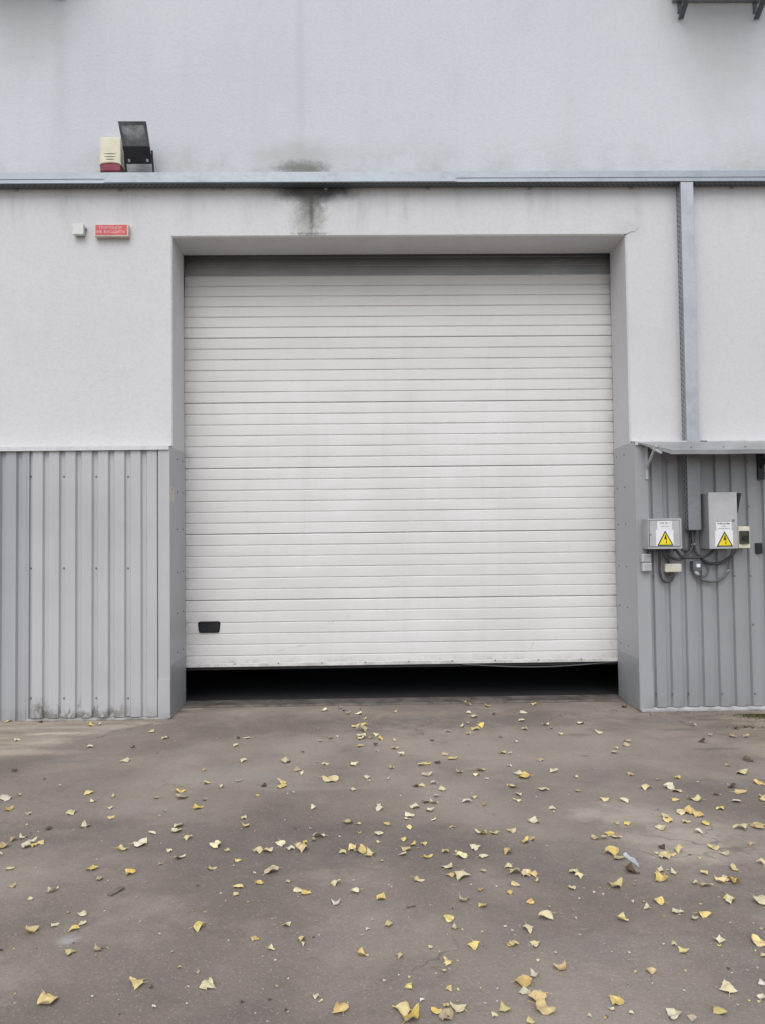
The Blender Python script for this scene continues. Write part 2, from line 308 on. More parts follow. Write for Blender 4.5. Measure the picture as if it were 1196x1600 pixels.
simple('base_pale', (0.46, 0.45, 0.44), 0.7, var=0.2, scale=9); simple('base_dull', (0.36, 0.34, 0.31), 0.8, var=0.3, scale=9)
simple('crack', (0.14, 0.14, 0.14), 0.9)

def m_glass_lamp():
    b = NB('lamp_glass'); f = b.noise(b.pos, 7, 4, 0.6)
    c = b.mix(b.ramp(f, 0.35, 0.68), (0.13, 0.145, 0.15), (0.42, 0.44, 0.45))  # pale patches are reflections painted into the glass colour
    return b.fin(c, 0.12, 0.0, None, 0.7)
m_glass_lamp()
LEAFCOL = {'P': (0.74, 0.67, 0.41), 'Y': (0.74, 0.57, 0.19), 'G': (0.66, 0.57, 0.23), 'O': (0.64, 0.47, 0.20), 'T': (0.52, 0.41, 0.25), 'B': (0.11, 0.07, 0.04), 'W': (0.74, 0.72, 0.64)}
def m_leaf(code, col):
    b = NB('leaf_' + code)
    oi = b.n('ShaderNodeObjectInfo'); rnd = oi.outputs['Random']
    tc = b.n('ShaderNodeTexCoord'); oc = tc.outputs['Object']
    sh = b.vec('ADD', oc, b.vec('SCALE', (13, 7, 3)).outputs[0])
    v = b.n('ShaderNodeCombineXYZ'); b.l(b.math('MULTIPLY', rnd, 50), v.inputs[0]); b.l(b.math('MULTIPLY', rnd, 31), v.inputs[1])
    q = b.vec('ADD', oc, v.outputs[0]).outputs[0]
    f = b.noise(q, 2.4, 4, 0.6); s2 = b.noise(q, 9, 4, 0.7)
    a = tuple(min(0.82, k*1.08) for k in col); d = (col[0]*0.82, col[1]*0.74, col[2]*0.62)
    c = b.mix(b.ramp(f, 0.35, 0.7), a, d)
    c = b.mix(b.math('MULTIPLY', b.ramp(s2, 0.60, 0.74), 0.7), c, (col[0]*0.42, col[1]*0.28, col[2]*0.25))
    x = b.sep(oc)
    vein = b.ramp(b.math('ABSOLUTE', x[0]), 0.02, 0.005); c = b.mix(b.math('MULTIPLY', vein, 0.45), c, tuple(min(0.85, k*1.3) for k in col))
    hv = b.n('ShaderNodeHueSaturation'); b.l(c, hv.inputs['Color']); b.l(b.ramp(rnd, 0, 1, 0.80, 1.12, False), hv.inputs['Value']); b.l(b.ramp(b.math('FRACT', b.math('MULTIPLY', rnd, 7.3)), 0, 1, 0.75, 1.08, False), hv.inputs['Saturation'])
    bk = b.mix(b.geo.outputs['Backfacing'], hv.outputs[0], b.mix(0.45, hv.outputs[0], (0.62, 0.58, 0.46)))
    return b.fin(bk if code in 'PYG' else hv.outputs[0], 0.55, 0, None, 0.35)
for k, v in LEAFCOL.items(): m_leaf(k, v)

# ------------------------------------------------------------------ mesh helpers
class MB:
    def __init__(s): s.v = []; s.f = []; s.mi = []
    def quad(s, *p):
        i = len(s.v); s.v += [tuple(q) for q in p]; s.f.append(tuple(range(i, i+len(p))))
    def box(s, x0, x1, y0, y1, z0, z1):
        i = len(s.v); s.v += [(x, y, z) for z in (z0, z1) for y in (y0, y1) for x in (x0, x1)]
        s.f += [tuple(i+k for k in q) for q in ((0, 2, 3, 1), (4, 5, 7, 6), (0, 1, 5, 4), (2, 6, 7, 3), (0, 4, 6, 2), (1, 3, 7, 5))]; return s
    def prism(s, pts, axis, a, b):
        """polygon pts (2D) extruded along axis from a to b; x: (y,z) y: (x,z) z: (x,y)"""
        def mk(p, t): return {'x': (t, p[0], p[1]), 'y': (p[0], t, p[1]), 'z': (p[0], p[1], t)}[axis]
        i = len(s.v); n = len(pts)
        s.v += [mk(p, a) for p in pts] + [mk(p, b) for p in pts]
        s.f.append(tuple(i+k for k in range(n))); s.f.append(tuple(i+n+k for k in reversed(range(n))))
        for k in range(n):
            k2 = (k+1) % n; s.f.append((i+k, i+n+k, i+n+k2, i+k2))
        return s
    def bar(s, p, q, w, h=None, up=(0, 0, 1)):
        """rectangular bar from p to q"""
        p = Vector(p); q = Vector(q); h = h or w; d = (q-p).normalized(); u = Vector(up)
        r = d.cross(u); r = r.normalized() if r.length > 1e-4 else Vector((1, 0, 0)); u = r.cross(d)
        i = len(s.v)
        for e in (p, q):
            for a, b in ((-1, -1), (1, -1), (1, 1), (-1, 1)): s.v.append(tuple(e + r*(a*w/2) + u*(b*h/2)))
        s.f += [tuple(i+k for k in t) for t in ((0, 3, 2, 1), (4, 5, 6, 7), (0, 1, 5, 4), (1, 2, 6, 5), (2, 3, 7, 6), (3, 0, 4, 7))]; return s
    def tube(s, pts, rad, n=8, cap=True):
        pts = [Vector(p) for p in pts]; i0 = len(s.v)
        prev = None
        for k, p in enumerate(pts):
            d = (pts[min(k+1, len(pts)-1)] - pts[max(k-1, 0)]).normalized()
            if prev is None: r = d.orthogonal().normalized()
            else: r = (prev - d*prev.dot(d)).normalized()
            prev = r; u = d.cross(r); rr = rad[k] if isinstance(rad, (list, tuple)) else rad
            for j in range(n):
                a = 2*math.pi*j/n; s.v.append(tuple(p + r*(rr*math.cos(a)) + u*(rr*math.sin(a))))
        for k in range(len(pts)-1):
            for j in range(n):
                a, b = i0+k*n+j, i0+k*n+(j+1) % n; s.f.append((a, b, b+n, a+n))
        if cap: s.f.append(tuple(reversed(range(i0, i0+n)))); s.f.append(tuple(range(i0+(len(pts)-1)*n, i0+len(pts)*n)))
        return s
    def disc(s, c, rad, y0, y1, n=10):
        return s.prism([(c[0]+rad*math.cos(2*math.pi*k/n), c[1]+rad*math.sin(2*math.pi*k/n)) for k in range(n)], 'y', y0, y1)
    def mesh(s, name, mats, bevel=0.0, smooth=False, origin=(0, 0, 0), seg=2):
        me = bpy.data.meshes.new(name); o = Vector(origin)
        me.from_pydata([tuple(Vector(v)-o) for v in s.v], [], s.f)
        bm = bmesh.new(); bm.from_mesh(me)
        bmesh.ops.recalc_face_normals(bm, faces=bm.faces)
        if bevel:
            es = [e for e in bm.edges if len(e.link_faces) == 2 and e.calc_face_angle(0) > 0.5]
            bmesh.ops.bevel(bm, geom=es, offset=bevel, segments=seg, affect='EDGES', profile=0.5)
        bm.to_mesh(me); bm.free()
        for m in (mats if isinstance(mats, (list, tuple)) else [mats]): me.materials.append(MATS[m])
        if smooth:
            for p in me.polygons: p.use_smooth = True
        return me

def link(name, data, parent=None, loc=(0, 0, 0)):
    o = bpy.data.objects.new(name, data); COL.objects.link(o); o.location = loc
    if parent is not None: o.parent = parent
    return o
WORLD = {}
def wloc(o):
    v = Vector((0, 0, 0))
    while o is not None: v += o.location; o = o.parent
    return v
def part(name, mb, mat, parent, bevel=0.0, smooth=False, seg=2, label=None):
    """world-space shapes -> one mesh object, local to its parent"""
    o = link(name, mb.mesh(name, mat, bevel, smooth, wloc(parent) if parent else (0, 0, 0), seg), parent)
    if label: o['label'] = label
    return o
def solo(name, mb, mat, loc, label, cat, group=None, bevel=0.0, smooth=False):
    o = link(name, mb.mesh(name, mat, bevel, smooth, loc), None, loc); tag(o, label, cat, group); return o
def tag(o, label, cat, group=None):
    o['label'] = label; o['category'] = cat
    if group: o['group'] = group
    return o
def thing(name, label, cat, loc, group=None):
    return tag(link(name, None, None, loc), label, cat, group)
def struct(name, mb, mat, **k):
    o = link(name, mb.mesh(name, mat, **k)); o['kind'] = 'structure'; return o
def text_part(name, txt, size, mat, parent, center, depth=0.0006, sx=1.0):
    """flat lettering facing the camera side (-y), centred at a world point"""
    cu = bpy.data.curves.new(name, 'FONT'); cu.body = txt; cu.size = size; cu.align_x = 'CENTER'; cu.align_y = 'CENTER'; cu.extrude = depth; cu.resolution_u = 2
    t = bpy.data.objects.new('tmp', cu); COL.objects.link(t)
    dg = bpy.context.evaluated_depsgraph_get(); me = bpy.data.meshes.new_from_object(t.evaluated_get(dg))
    bpy.data.objects.remove(t); bpy.data.curves.remove(cu)
    xs = [v.co.x for v in me.vertices]; ys = [v.co.y for v in me.vertices]
    mx, my = (max(xs)+min(xs))/2, (max(ys)+min(ys))/2
    loc = Vector(center) - wloc(parent)
    for v in me.vertices: x, y, z = v.co; v.co = ((x-mx)*sx, -z, y-my)
    me.name = name; me.materials.clear(); me.materials.append(MATS[mat])
    return link(name, me, parent, loc)
def screws(parent, pts, r=0.0048, h=0.005):
    """hex-headed screws as sub-parts; pts are world points on the face, normal -y (or 'x+','x-')"""
    for p, nrm in pts:
        key = nrm
        if key not in WORLD:
            m = MB(); n = 6; P2 = [(r*math.cos(2*math.pi*k/n), r*math.sin(2*math.pi*k/n)) for k in range(n)]
            P3 = [(1.7*a, 1.7*b) for a, b in P2]
            if nrm == 'y': m.prism(P2, 'y', -h, 0.002); m.prism(P3, 'y', -0.002, 0.002)
            elif nrm == 'x+': m.prism(P2, 'x', -0.002, h); m.prism(P3, 'x', -0.002, 0.002)
            else: m.prism(P2, 'x', -h, 0.002); m.prism(P3, 'x', -0.002, 0.002)
            WORLD[key] = m.mesh('screw', 'screw')
        link('screw', WORLD[key], parent, Vector(p) - wloc(parent))

# ------------------------------------------------------------------ the ground
m = MB(); m.quad((-300, -300, 0), (300, -300, 0), (300, 300, 0), (-300, 300, 0)); struct('ground', m, 'asphalt')
m = MB()
n = 60; i0 = 0
for k in range(n+1):
    x = XL-0.0 + (XR-XL)*k/n
    m.v += [(x, 0.285+0.02*noise.noise((x*3, 0, 0)), 0.002), (x, 0.30+0.02*noise.noise((x*3, 0, 0)), 0.016+0.004*noise.noise((x*5, 2, 0))), (x, 0.50, 0.018)]
for k in range(n):
    for j in range(2): a = k*3+j; m.f.append((a, a+3, a+4, a+1))
struct('threshold', m, 'concrete_sill')
m = MB(); m.quad((-4, 0.50, 0.012), (5, 0.50, 0.012), (5, 9, 0.012), (-4, 9, 0.012)); struct('interior_floor', m, 'interior')

# ------------------------------------------------------------------ the warehouse
WX0, WX1, WTOP = -9.0, 9.0, 8.2
wh = thing('warehouse', 'pale plastered warehouse with grey ribbed metal plinth around a big door opening', 'building', (0, 0, 0))
m = MB()
E = 0.012   # softened arrises of the plastered opening
def yprof(x_sign): pass
m.quad((WX0, 0, 0), (XL-E, 0, 0), (XL-E, 0, ZT+E), (WX0, 0, ZT+E))
m.quad((XR+E, 0, 0), (WX1, 0, 0), (WX1, 0, ZT+E), (XR+E, 0, ZT+E))
m.quad((WX0, 0, ZT+E), (XL-E, 0, ZT+E), (XR+E, 0, ZT+E), (WX1, 0, ZT+E), (WX1, 0, WTOP), (WX0, 0, WTOP))
m.quad((XL-E, 0, 0), (XL, E, 0), (XL, E, ZT), (XL-E, 0, ZT+E)); m.quad((XR, E, 0), (XR+E, 0, 0), (XR+E, 0, ZT+E), (XR, E, ZT))
m.quad((XL-E, 0, ZT+E), (XL, E, ZT), (XR, E, ZT), (XR+E, 0, ZT+E))
m.quad((XL, E, 0), (XL, RD, 0), (XL, RD, ZT), (XL, E, ZT)); m.quad((XR, RD, 0), (XR, E, 0), (XR, E, ZT), (XR, RD, ZT)); m.quad((XL, E, ZT), (XL, RD, ZT), (XR, RD, ZT), (XR, E, ZT))
m.quad((WX0, RD, 0), (XL, RD, 0), (XL, RD, WTOP), (WX0, RD, WTOP)); m.quad((XR, RD, 0), (WX1, RD, 0), (WX1, RD, WTOP), (XR, RD, WTOP)); m.quad((XL, RD, ZT), (XR, RD, ZT), (XR, RD, WTOP), (XL, RD, WTOP))
m.quad((WX0, 0, WTOP), (WX1, 0, WTOP), (WX1, RD, WTOP), (WX0, RD, WTOP))
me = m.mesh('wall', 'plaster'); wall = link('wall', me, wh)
bm = bmesh.new(); bm.from_mesh(me); bmesh.ops.remove_doubles(bm, verts=bm.verts, dist=1e-4); bmesh.ops.recalc_face_normals(bm, faces=bm.faces); bm.to_mesh(me); bm.free()
# crack running from the upper right corner of the opening
cp = [(975.5, 366.5), (979, 366), (983, 364), (986, 362.2), (991, 362), (993.5, 360), (997, 356.5), (1000, 354.5)]
m = MB()
for k in range(len(cp)-1):
    a, b = WP(*cp[k]), WP(*cp[k+1]); wd = 0.006*(1-k/8)
    m.quad((a.x, -0.001, a.z-wd), (b.x, -0.001, b.z-wd*0.85), (b.x, -0.001, b.z+wd*0.5), (a.x, -0.001, a.z+wd*0.5))
part('crack', m, 'crack', wall)
# shell behind the wall: back, sides and roof
m = MB(); m.box(WX0, WX0+0.2, RD, 9.2, 0, WTOP); m.box(WX1-0.2, WX1, RD, 9.2, 0, WTOP); m.box(WX0+0.2, WX1-0.2, 9.0, 9.2, 0, WTOP); part('shell_wall', m, 'interior', wh)
m = MB(); m.box(WX0+0.2, WX1-0.2, RD, 9.0, 7.9, 8.1); part('roof', m, 'interior', wh)

# ribbed plinth sheets
PITCH_R, DEP = 0.1375, 0.024
def rib_sheet(x0, x1, phase, yf, z0, z1, dz=lambda x: 0.0):
    pts = []; k = math.floor((x0-phase)/PITCH_R) - 1
    prof = [(0, 0), (0.083, 0), (0.094, DEP), (0.1265, DEP)]
    xs = []
    while phase + k*PITCH_R < x1 + PITCH_R:
        for u, d in prof: xs.append((phase+k*PITCH_R+u, yf+d))
        k += 1
    def yat(x):
        for (a, ya), (b_, yb) in zip(xs, xs[1:]):
            if a <= x <= b_: return ya+(yb-ya)*(x-a)/max(1e-9, b_-a)
    pl = [(x0, yat(x0))] + [p for p in xs if x0 < p[0] < x1] + [(x1, yat(x1))]
    m = MB(); T = 0.0012
    for p in pl: m.v += [(p[0], p[1], z0), (p[0], p[1], z1+dz(p[0])), (p[0], p[1]+T, z0), (p[0], p[1]+T, z1+dz(p[0]))]
    for i in range(len(pl)-1):
        a = i*4; m.f += [(a, a+4, a+5, a+1), (a+2, a+3, a+7, a+6), (a+1, a+5, a+7, a+3), (a, a+2, a+6, a+4)]
    m.f += [(0, 1, 3, 2), (len(pl)*4-4, len(pl)*4-2, len(pl)*4-1, len(pl)*4-3)]
    return m
xA = WP(43, 900, -PC).x; xTL = WP(247, 900, -PC).x; xTR = WP(1017, 900, -PC).x
phL = WP(250/3.266, 900, -PC).x            # a wide flat starts right of the valley at this pixel
ZS = ZC - 0.03
s1 = part('cladding_sheet', rib_sheet(xA-0.015, xTL+0.02, phL, -PC, 0.022, ZS), 'clad_grey', wh)
s2 = part('cladding_sheet', rib_sheet(xA-1.15, xA+0.012, phL+0.05, -PC+0.004, 0.0, ZS), 'clad_old', wh, label='darker older ribbed sheet at the left edge')
phR = WP(1025.5, 1000, -PC).x
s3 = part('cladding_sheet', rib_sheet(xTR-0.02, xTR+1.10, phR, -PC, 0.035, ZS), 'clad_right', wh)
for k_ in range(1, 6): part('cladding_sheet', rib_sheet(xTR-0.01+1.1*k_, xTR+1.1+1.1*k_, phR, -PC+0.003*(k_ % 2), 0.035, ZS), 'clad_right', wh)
for k_ in range(1, 5): part('cladding_sheet', rib_sheet(xA-1.15-1.1*k_, xA-1.14-1.1*(k_-1), phL+0.05, -PC+0.004+0.003*(k_ % 2), 0.0, ZS), 'clad_old', wh)
for yy in (744.5, 888, 1092):
    screws(s1, [((WP(x/3.266, yy, -PC).x, -PC+DEP-0.001, WP(x/3.266, yy, -PC).z), 'y') for x in (153, 322, 487, 650)])
for yy, xs in ((722, (1043, 1094, 1168)), (900, (1022, 1148, 1173)), (1084, (1026, 1051, 1076, 1129, 1180)), (791, (1170,)), (976, (1177,))):
    screws(s3, [((WP(x, yy, -PC).x, -PC-0.0005, WP(x, yy, -PC).z), 'y') for x in xs])
# corner trims, each folded round the edge; a lower piece laps over the upper one
ZL = WP(266, 1063, -PC).z
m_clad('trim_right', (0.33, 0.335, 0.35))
def corner(x_corner, s, zlo, zhi, w, yo, mat):
    m = MB(); t = 0.003+yo
    m.box(min(x_corner, x_corner+s*w), max(x_corner, x_corner+s*w), -PC-0.006-yo, -PC-0.003-yo*0.2, zlo, zhi)
    return part('corner_trim', m, mat, wh, bevel=0.001)
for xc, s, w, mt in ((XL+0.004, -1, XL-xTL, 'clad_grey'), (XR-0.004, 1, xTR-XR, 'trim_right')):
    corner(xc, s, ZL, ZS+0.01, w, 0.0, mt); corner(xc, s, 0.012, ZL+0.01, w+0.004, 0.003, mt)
for s, xw, nrm in ((1, XL, 'x+'), (-1, XR, 'x-')):
    a, b2 = (xw, xw+0.005) if s > 0 else (xw-0.005, xw)
    m = MB(); m.box(a, b2, -PC-0.003, RD+0.003, ZL+0.12, ZC-0.002); up = part('reveal_sheet', m, 'clad_trim', wh, bevel=0.001)
    a2, b3 = (xw, xw+0.007) if s > 0 else (xw-0.007, xw)
    m = MB(); m.box(a2, b3, -PC-0.003, RD+0.004, 0.004, ZL+0.125); lo = part('reveal_sheet', m, 'clad_foot', wh, bevel=0.001)
    face = xw + s*0.005
    screws(up, [((face, y, z), nrm) for z in (2.22, 1.93, 1.60, 1.22, 0.86, 0.52) for y in (0.14, 0.34)])
# white drip flashing over the plinth, base strip on the right
def flashing(x0, x1):
    m = MB(); y1 = -PC-0.022
    m.prism([(0.0, ZC+0.016), (0.0, ZC+0.012), (y1+0.003, ZC-0.004), (y1+0.003, ZC-0.034), (y1, ZC-0.034), (y1, ZC+0.000)], 'x', x0, x1)
    return part('flashing', m, 'white_flashing', wh)
flashing(WX0+1.2, xA-0.4); flashing(xA-0.402, XL+0.002)
xd0, xd1 = WP(1064, 690, 0).x, WP(1094, 690, 0).x
flashing(XR-0.002, xd0-0.004); flashing(xd1+0.004, WX1-0.3)
m = MB(); m.prism([(-PC+0.02, 0.003), (-PC-0.030, 0.003), (-PC-0.032, 0.018), (-PC+0.02, 0.032)], 'x', XR+0.002, xTR+6.6); part('base_strip', m, 'base_pale', wh)
m = MB(); m.prism([(-PC+0.02, 0.002), (-PC-0.014, 0.002), (-PC-0.014, 0.010), (-PC+0.02, 0.020)], 'x', xA, XL-0.002); part('base_strip', m, 'base_dull', wh)

# ------------------------------------------------------------------ the sectional overhead door
DY = RD + 0.03; PH = 0.61; NS = 6; SP = (PH-0.0042)/NS
DX0, DX1 = XL-0.012, XR+0.03
door = thing('overhead_door', 'white ribbed sectional overhead door raised a little above the threshold', 'door', ((DX0+DX1)/2, DY, ZB))
hw = (DX1-DX0)/2
def slat_mesh(h, warp=0.0):
    # cross-section in (y,z): front is -y; sloped shoulder on top, tight groove underneath
    pr = [(0.012, 0.0005), (0.0045, 0.0005), (0.0, 0.005), (-0.0008, h*0.5), (0.0, h-0.011), (0.0075, h-0.0035), (0.012, h-0.0035)]
    m = MB(); nx = 24
    for k in range(nx+1):
        x = -hw + 2*hw*k/nx
        for j, (y, z) in enumerate(pr):
            m.v.append((x, y + 0.0034*noise.noise((x*1.7, warp, z*4)), z + 0.0008*noise.noise((x*1.1, warp+5, 0))))
    L = len(pr)
    for k in range(nx):
        for j in range(L-1): a = k*L+j; m.f.append((a, a+L, a+L+1, a+1))
    m.f.append(tuple(range(L))); m.f.append(tuple(reversed(range(nx*L, nx*L+L))))
    return m.mesh('slat', 'door_paint')
slats = [slat_mesh(SP, w_*3.1) for w_ in range(4)]
mp = MB(); mp.box(-hw, hw, 0.008, 0.042, 0.0022, PH-0.0018); panel_me = mp.mesh('panel', 'door_paint')
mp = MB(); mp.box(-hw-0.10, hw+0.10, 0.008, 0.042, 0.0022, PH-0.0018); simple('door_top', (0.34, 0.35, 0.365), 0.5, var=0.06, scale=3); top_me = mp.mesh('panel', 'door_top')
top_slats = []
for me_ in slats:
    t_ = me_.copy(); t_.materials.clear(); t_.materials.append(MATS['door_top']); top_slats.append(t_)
y, z, ang = 0.0, 0.0, 0.0
tilts = [0, 0, 0, 0, 0, R(5), R(20)]
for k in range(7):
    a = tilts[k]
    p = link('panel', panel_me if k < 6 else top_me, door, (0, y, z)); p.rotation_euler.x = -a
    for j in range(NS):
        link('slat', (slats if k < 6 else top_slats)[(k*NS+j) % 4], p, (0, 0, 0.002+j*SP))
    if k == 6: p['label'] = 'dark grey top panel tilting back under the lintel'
    y += PH*math.sin(a); z += PH*math.cos(a)
# aluminium foot rail with rivets, rubber seal, a loose length of seal
m = MB(); m.box(DX0, DX1, DY-0.007, DY+0.042, ZB, ZB+0.030); rail = part('bottom_rail', m, 'alu', door, bevel=0.002)
for k in range(10):
    x = XL+0.45+k*0.4
    mm = MB(); mm.disc((x, ZB+0.026), 0.007, DY-0.011, DY-0.006, 8); part('rivet', mm, 'rivet', rail)
m = MB(); m.box(DX0, DX1, DY+0.006, DY+0.034, ZB-0.030, ZB); part('rubber_seal', m, 'rubber', door, bevel=0.004)
x0, x1 = WP(722, 1040, DY).x, XR-0.01; pts = []
for k in range(25):
    t = k/24; pts.append((x0+(x1-x0)*t, DY-0.004, ZB-0.006-0.035*math.sin(math.pi*min(1, t*1.02))**1.1))
m = MB(); m.tube(pts, 0.006, 6); part('loose_seal', m, 'rubber_grey', door, smooth=True)
# recessed black lifting grip
a, b2 = WP(310.5, 971, DY), WP(344.5, 988.5, DY); gx, gz = (a.x+b2.x)/2, (a.z+b2.z)/2; gw, gh = (b2.x-a.x)/2, (a.z-b2.z)/2
def rrect(w_, h_, r, taper=0.0, n=4):
    P = []
    for cx, cz, a0 in ((w_-r, h_-r, 0), (-w_+r, h_-r, 90), (-w_+r, -h_+r, 180), (w_-r, -h_+r, 270)):
        for k in range(n+1):
            t = R(a0+90*k/n); x = cx+r*math.cos(t); zz = cz+r*math.sin(t); P.append((x*(1+taper*zz/h_), zz))
    return P
O = rrect(gw, gh, 0.022, 0.05); I = rrect(gw-0.012, gh-0.010, 0.018, 0.05)
m = MB(); i = 0; n = len(O)
yo, yi = DY-0.011, DY-0.003
for P_, y_ in ((O, DY-0.001), (O, yo+0.003), ([(p[0]*0.97, p[1]*0.95) for p in O], yo), (I, yo), ([(p[0]*0.96, p[1]*0.9) for p in I], yi)):
    m.v += [(gx+p[0], y_, gz+p[1]) for p in P_]
for L in range(4):
    for k in range(n): k2 = (k+1) % n; m.f.append((L*n+k, L*n+k2, (L+1)*n+k2, (L+1)*n+k))
m.f.append(tuple(4*n+k for k in range(n)))
grip = part('grip', m, 'black_plastic', door)
m = MB(); m.prism([(gx-gw*0.82, gz+gh*0.15), (gx-gw*0.1, gz+gh*0.80), (gx+gw*0.62, gz+gh*0.80), (gx-gw*0.82, gz-gh*0.18)], 'y', yi-0.006, yi); part('grip_wedge', m, 'black_plastic', grip, bevel=0.002)

# ------------------------------------------------------------------ galvanised cable tray across the facade
tray = thing('cable_tray', 'long galvanised cable tray running along the wall above the door', 'cable tray', (0, 0, TRAY_Z0))
def tray_sec(x0, x1, full):
    m = MB(); m.box(x0+0.001, x1-0.001, TRAY_Y, -0.012, TRAY_Z0, TRAY_Z0+0.0025)
    m.box(x0+0.001, x1-0.001, TRAY_Y, TRAY_Y+0.002, TRAY_Z0+0.0025, TRAY_Z1-0.003); m.box(x0+0.001, x1-0.001, -0.014, -0.012, TRAY_Z0+0.0025, TRAY_Z1-0.003)
    s = part('tray_section', m, 'galv', tray)
    m = MB(); m.box(x0+0.001, x1-0.001, TRAY_Y+0.003, -0.014, TRAY_Z0-0.0015, TRAY_Z0-0.0002); part('slotted_bottom', m, 'galv_slots_xy', s)
    zl = TRAY_Z0+0.004 if full else TRAY_Z0+0.034
    m = MB(); yl = TRAY_Y-0.005
    m.prism([(yl, zl), (yl+0.002, zl), (yl+0.002, TRAY_Z1), (-0.006, TRAY_Z1), (-0.006, TRAY_Z1+0.0025), (yl, TRAY_Z1+0.0025)], 'x', x0, x1)
    part('lid', m, 'galv', s)
xs_ = [-5.5, -3.6, WP(163, 275, TRAY_Y).x, WP(440, 275, TRAY_Y).x, WP(713, 275, TRAY_Y).x, WP(1010, 275, TRAY_Y).x, 4.4, 6.5]
for k in range(len(xs_)-1): tray_sec(xs_[k], xs_[k+1], k in (2, 3))
m = MB(); m.box(-5.5, 6.5, -0.008, -0.001, TRAY_Z1-0.02, TRAY_Z1+0.022); part('back_flange', m, 'galv_dull', tray)
for k in range(13):
    x = -5+0.9*k; mm = MB(); mm.box(x-0.015, x+0.015, -0.013, -0.001, TRAY_Z0-0.02, TRAY_Z0-0.0016); part('hanger', mm, 'galv_dull', tray)

# vertical duct down to the electrical boxes, in two lengths
duct = thing('cable_duct', 'vertical galvanised cable duct dropping from the tray to the electrical boxes', 'cable duct', (WP(1080, 690, -0.1).x, 0, WP(1085, 828, -0.22).z))
def duct_len(xa, xb, y0, y1, z0, z1, cover='galv_duct'):
    m = MB(); m.box(xa+0.003, xb, y0+0.003, y1, z0, z1); d = part('duct_body', m, 'galv_dull', duct)
    m = MB(); m.box(xa+0.001, xa+0.0028, y0+0.004, y1-0.004, z0+0.003, z1-0.003); part('slotted_side', m, 'galv_slots_zy', d)
    m = MB(); m.box(xa-0.001, xb+0.002, y0-0.001, y0+0.0025, z0+0.004, z1-0.002); m.box(xa-0.002, xa, y0-0.001, y0+0.016, z0+0.004, z1-0.002); part('duct_cover', m, cover, d, bevel=0.0008)
dxa = (WP(1065, 340, -0.105).x + WP(1074.5, 690, -0.105).x)/2; dxb = (WP(1084, 300, -0.105).x+WP(1092.5, 690, -0.105).x)/2
duct_len(dxa, dxb, -0.105, -0.001, ZC-0.028, TRAY_Z0-0.003)
q0, q1 = WP(1076, 800, -0.215), WP(1096, 828, -0.215)
duct_len(q0.x, q1.x, -0.215, -PC-0.004, q1.z, ZC-0.05, 'galv_canopy_shade')  # lower cover: the canopy's shade is put into its darker metal colour

# ------------------------------------------------------------------ wall-mounted things, upper left
# siren
sy0, sy1 = -0.115, -0.010
a, b2 = WP(155.5, 214, sy0), WP(189, 267, sy0)
sz0 = b2.z; sz1 = a.z; sx0, sx1 = a.x, b2.x
siren = thing('alarm_siren', 'cream alarm siren with dark red lens standing above the cable tray', 'siren', ((sx0+sx1)/2, 0, sz0))
m = MB(); zlens = WP(170, 253, sy0).z
P_ = []
cxs = (sx0+sx1)/2; hws = (sx1-sx0)/2
arch = [(cxs+hws*math.cos(R(180-18*k))*1.0, zlens-0.030+0.024*math.sin(R(18*k))) for k in range(11)]
m.prism(arch+[(sx1, sz1), (sx0, sz1)], 'y', sy0, sy1); part('body', m, 'cream_plastic', siren, bevel=0.010, seg=3)
m = MB(); m.prism([(sx0+0.004, sz0+0.002), (sx1-0.004, sz0+0.002)]+[(p[0]*0.96+cxs*0.04, p[1]-0.002) for p in reversed(arch)], 'y', sy0+0.006, sy1); part('lens', m, 'red_lens', siren, bevel=0.006)
m = MB(); m.box(sx0+0.004, sx1-0.004, sy0+0.012, sy1, sz0-0.008, sz0+0.003); part('lens_base', m, 'dark_lens', siren)
for k, (zz, w_) in enumerate(((240.5, 0.62), (245, 0.58), (249, 0.48))):
    z_ = WP(170, zz, sy0).z; m = MB()
    m.prism([(cxs-hws*w_, z_+0.003), (cxs-hws*w_*0.4, z_-0.002), (cxs+hws*w_*0.4, z_-0.002), (cxs+hws*w_, z_+0.003), (cxs+hws*w_*0.4, z_+0.004), (cxs-hws*w_*0.4, z_+0.004)], 'y', sy0-0.0015, sy0+0.004); part('sound_slot', m, 'sign_black', siren)
m = MB(); m.box(sx0+0.03, sx1-0.03, sy1, 0.0, sz0+0.04, sz1-0.04); part('back_plate', m, 'cream_old', siren)
# floodlight: the head leans out from the wall and looks down; yoke stands on the tray
FY = -0.16
fl = thing('floodlight', 'black halogen floodlight with reflections painted on its glass, tilted on its yoke above the tray', 'floodlight', (WP(218, 266, -0.09).x, -0.06, TRAY_Z1+0.003))
tl, tr = WP(184.5, 189.5, -0.30), WP(228, 189.5, -0.30); bl, br = WP(197.5, 256, -0.13), WP(238, 256, -0.13)
def lerp4(u, v): # u across 0..1, v up 0..1
    return (bl*(1-u)+br*u)*(1-v) + (tl*(1-u)+tr*u)*v
nrm = (tr-tl).cross(bl-tl).normalized(); nrm = nrm if nrm.y < 0 else -nrm
def slab(u0, u1, v0, v1, d0, d1):
    m = MB(); c = [lerp4(u, v) for u, v in ((u0, v0), (u1, v0), (u1, v1), (u0, v1))]
    m.v += [tuple(p+nrm*d0) for p in c] + [tuple(p+nrm*d1) for p in c]
    m.f += [(0, 1, 2, 3), (4, 7, 6, 5), (0, 4, 5, 1), (1, 5, 6, 2), (2, 6, 7, 3), (3, 7, 4, 0)]; return m
m = MB(); c0 = [lerp4(u, v)+nrm*-0.012 for u, v in ((0, 0), (1, 0), (1, 1), (0, 1))]; c1 = [lerp4(u, v)+nrm*-0.10 for u, v in ((0.12, 0.2), (0.88, 0.2), (0.88, 0.8), (0.12, 0.8))]
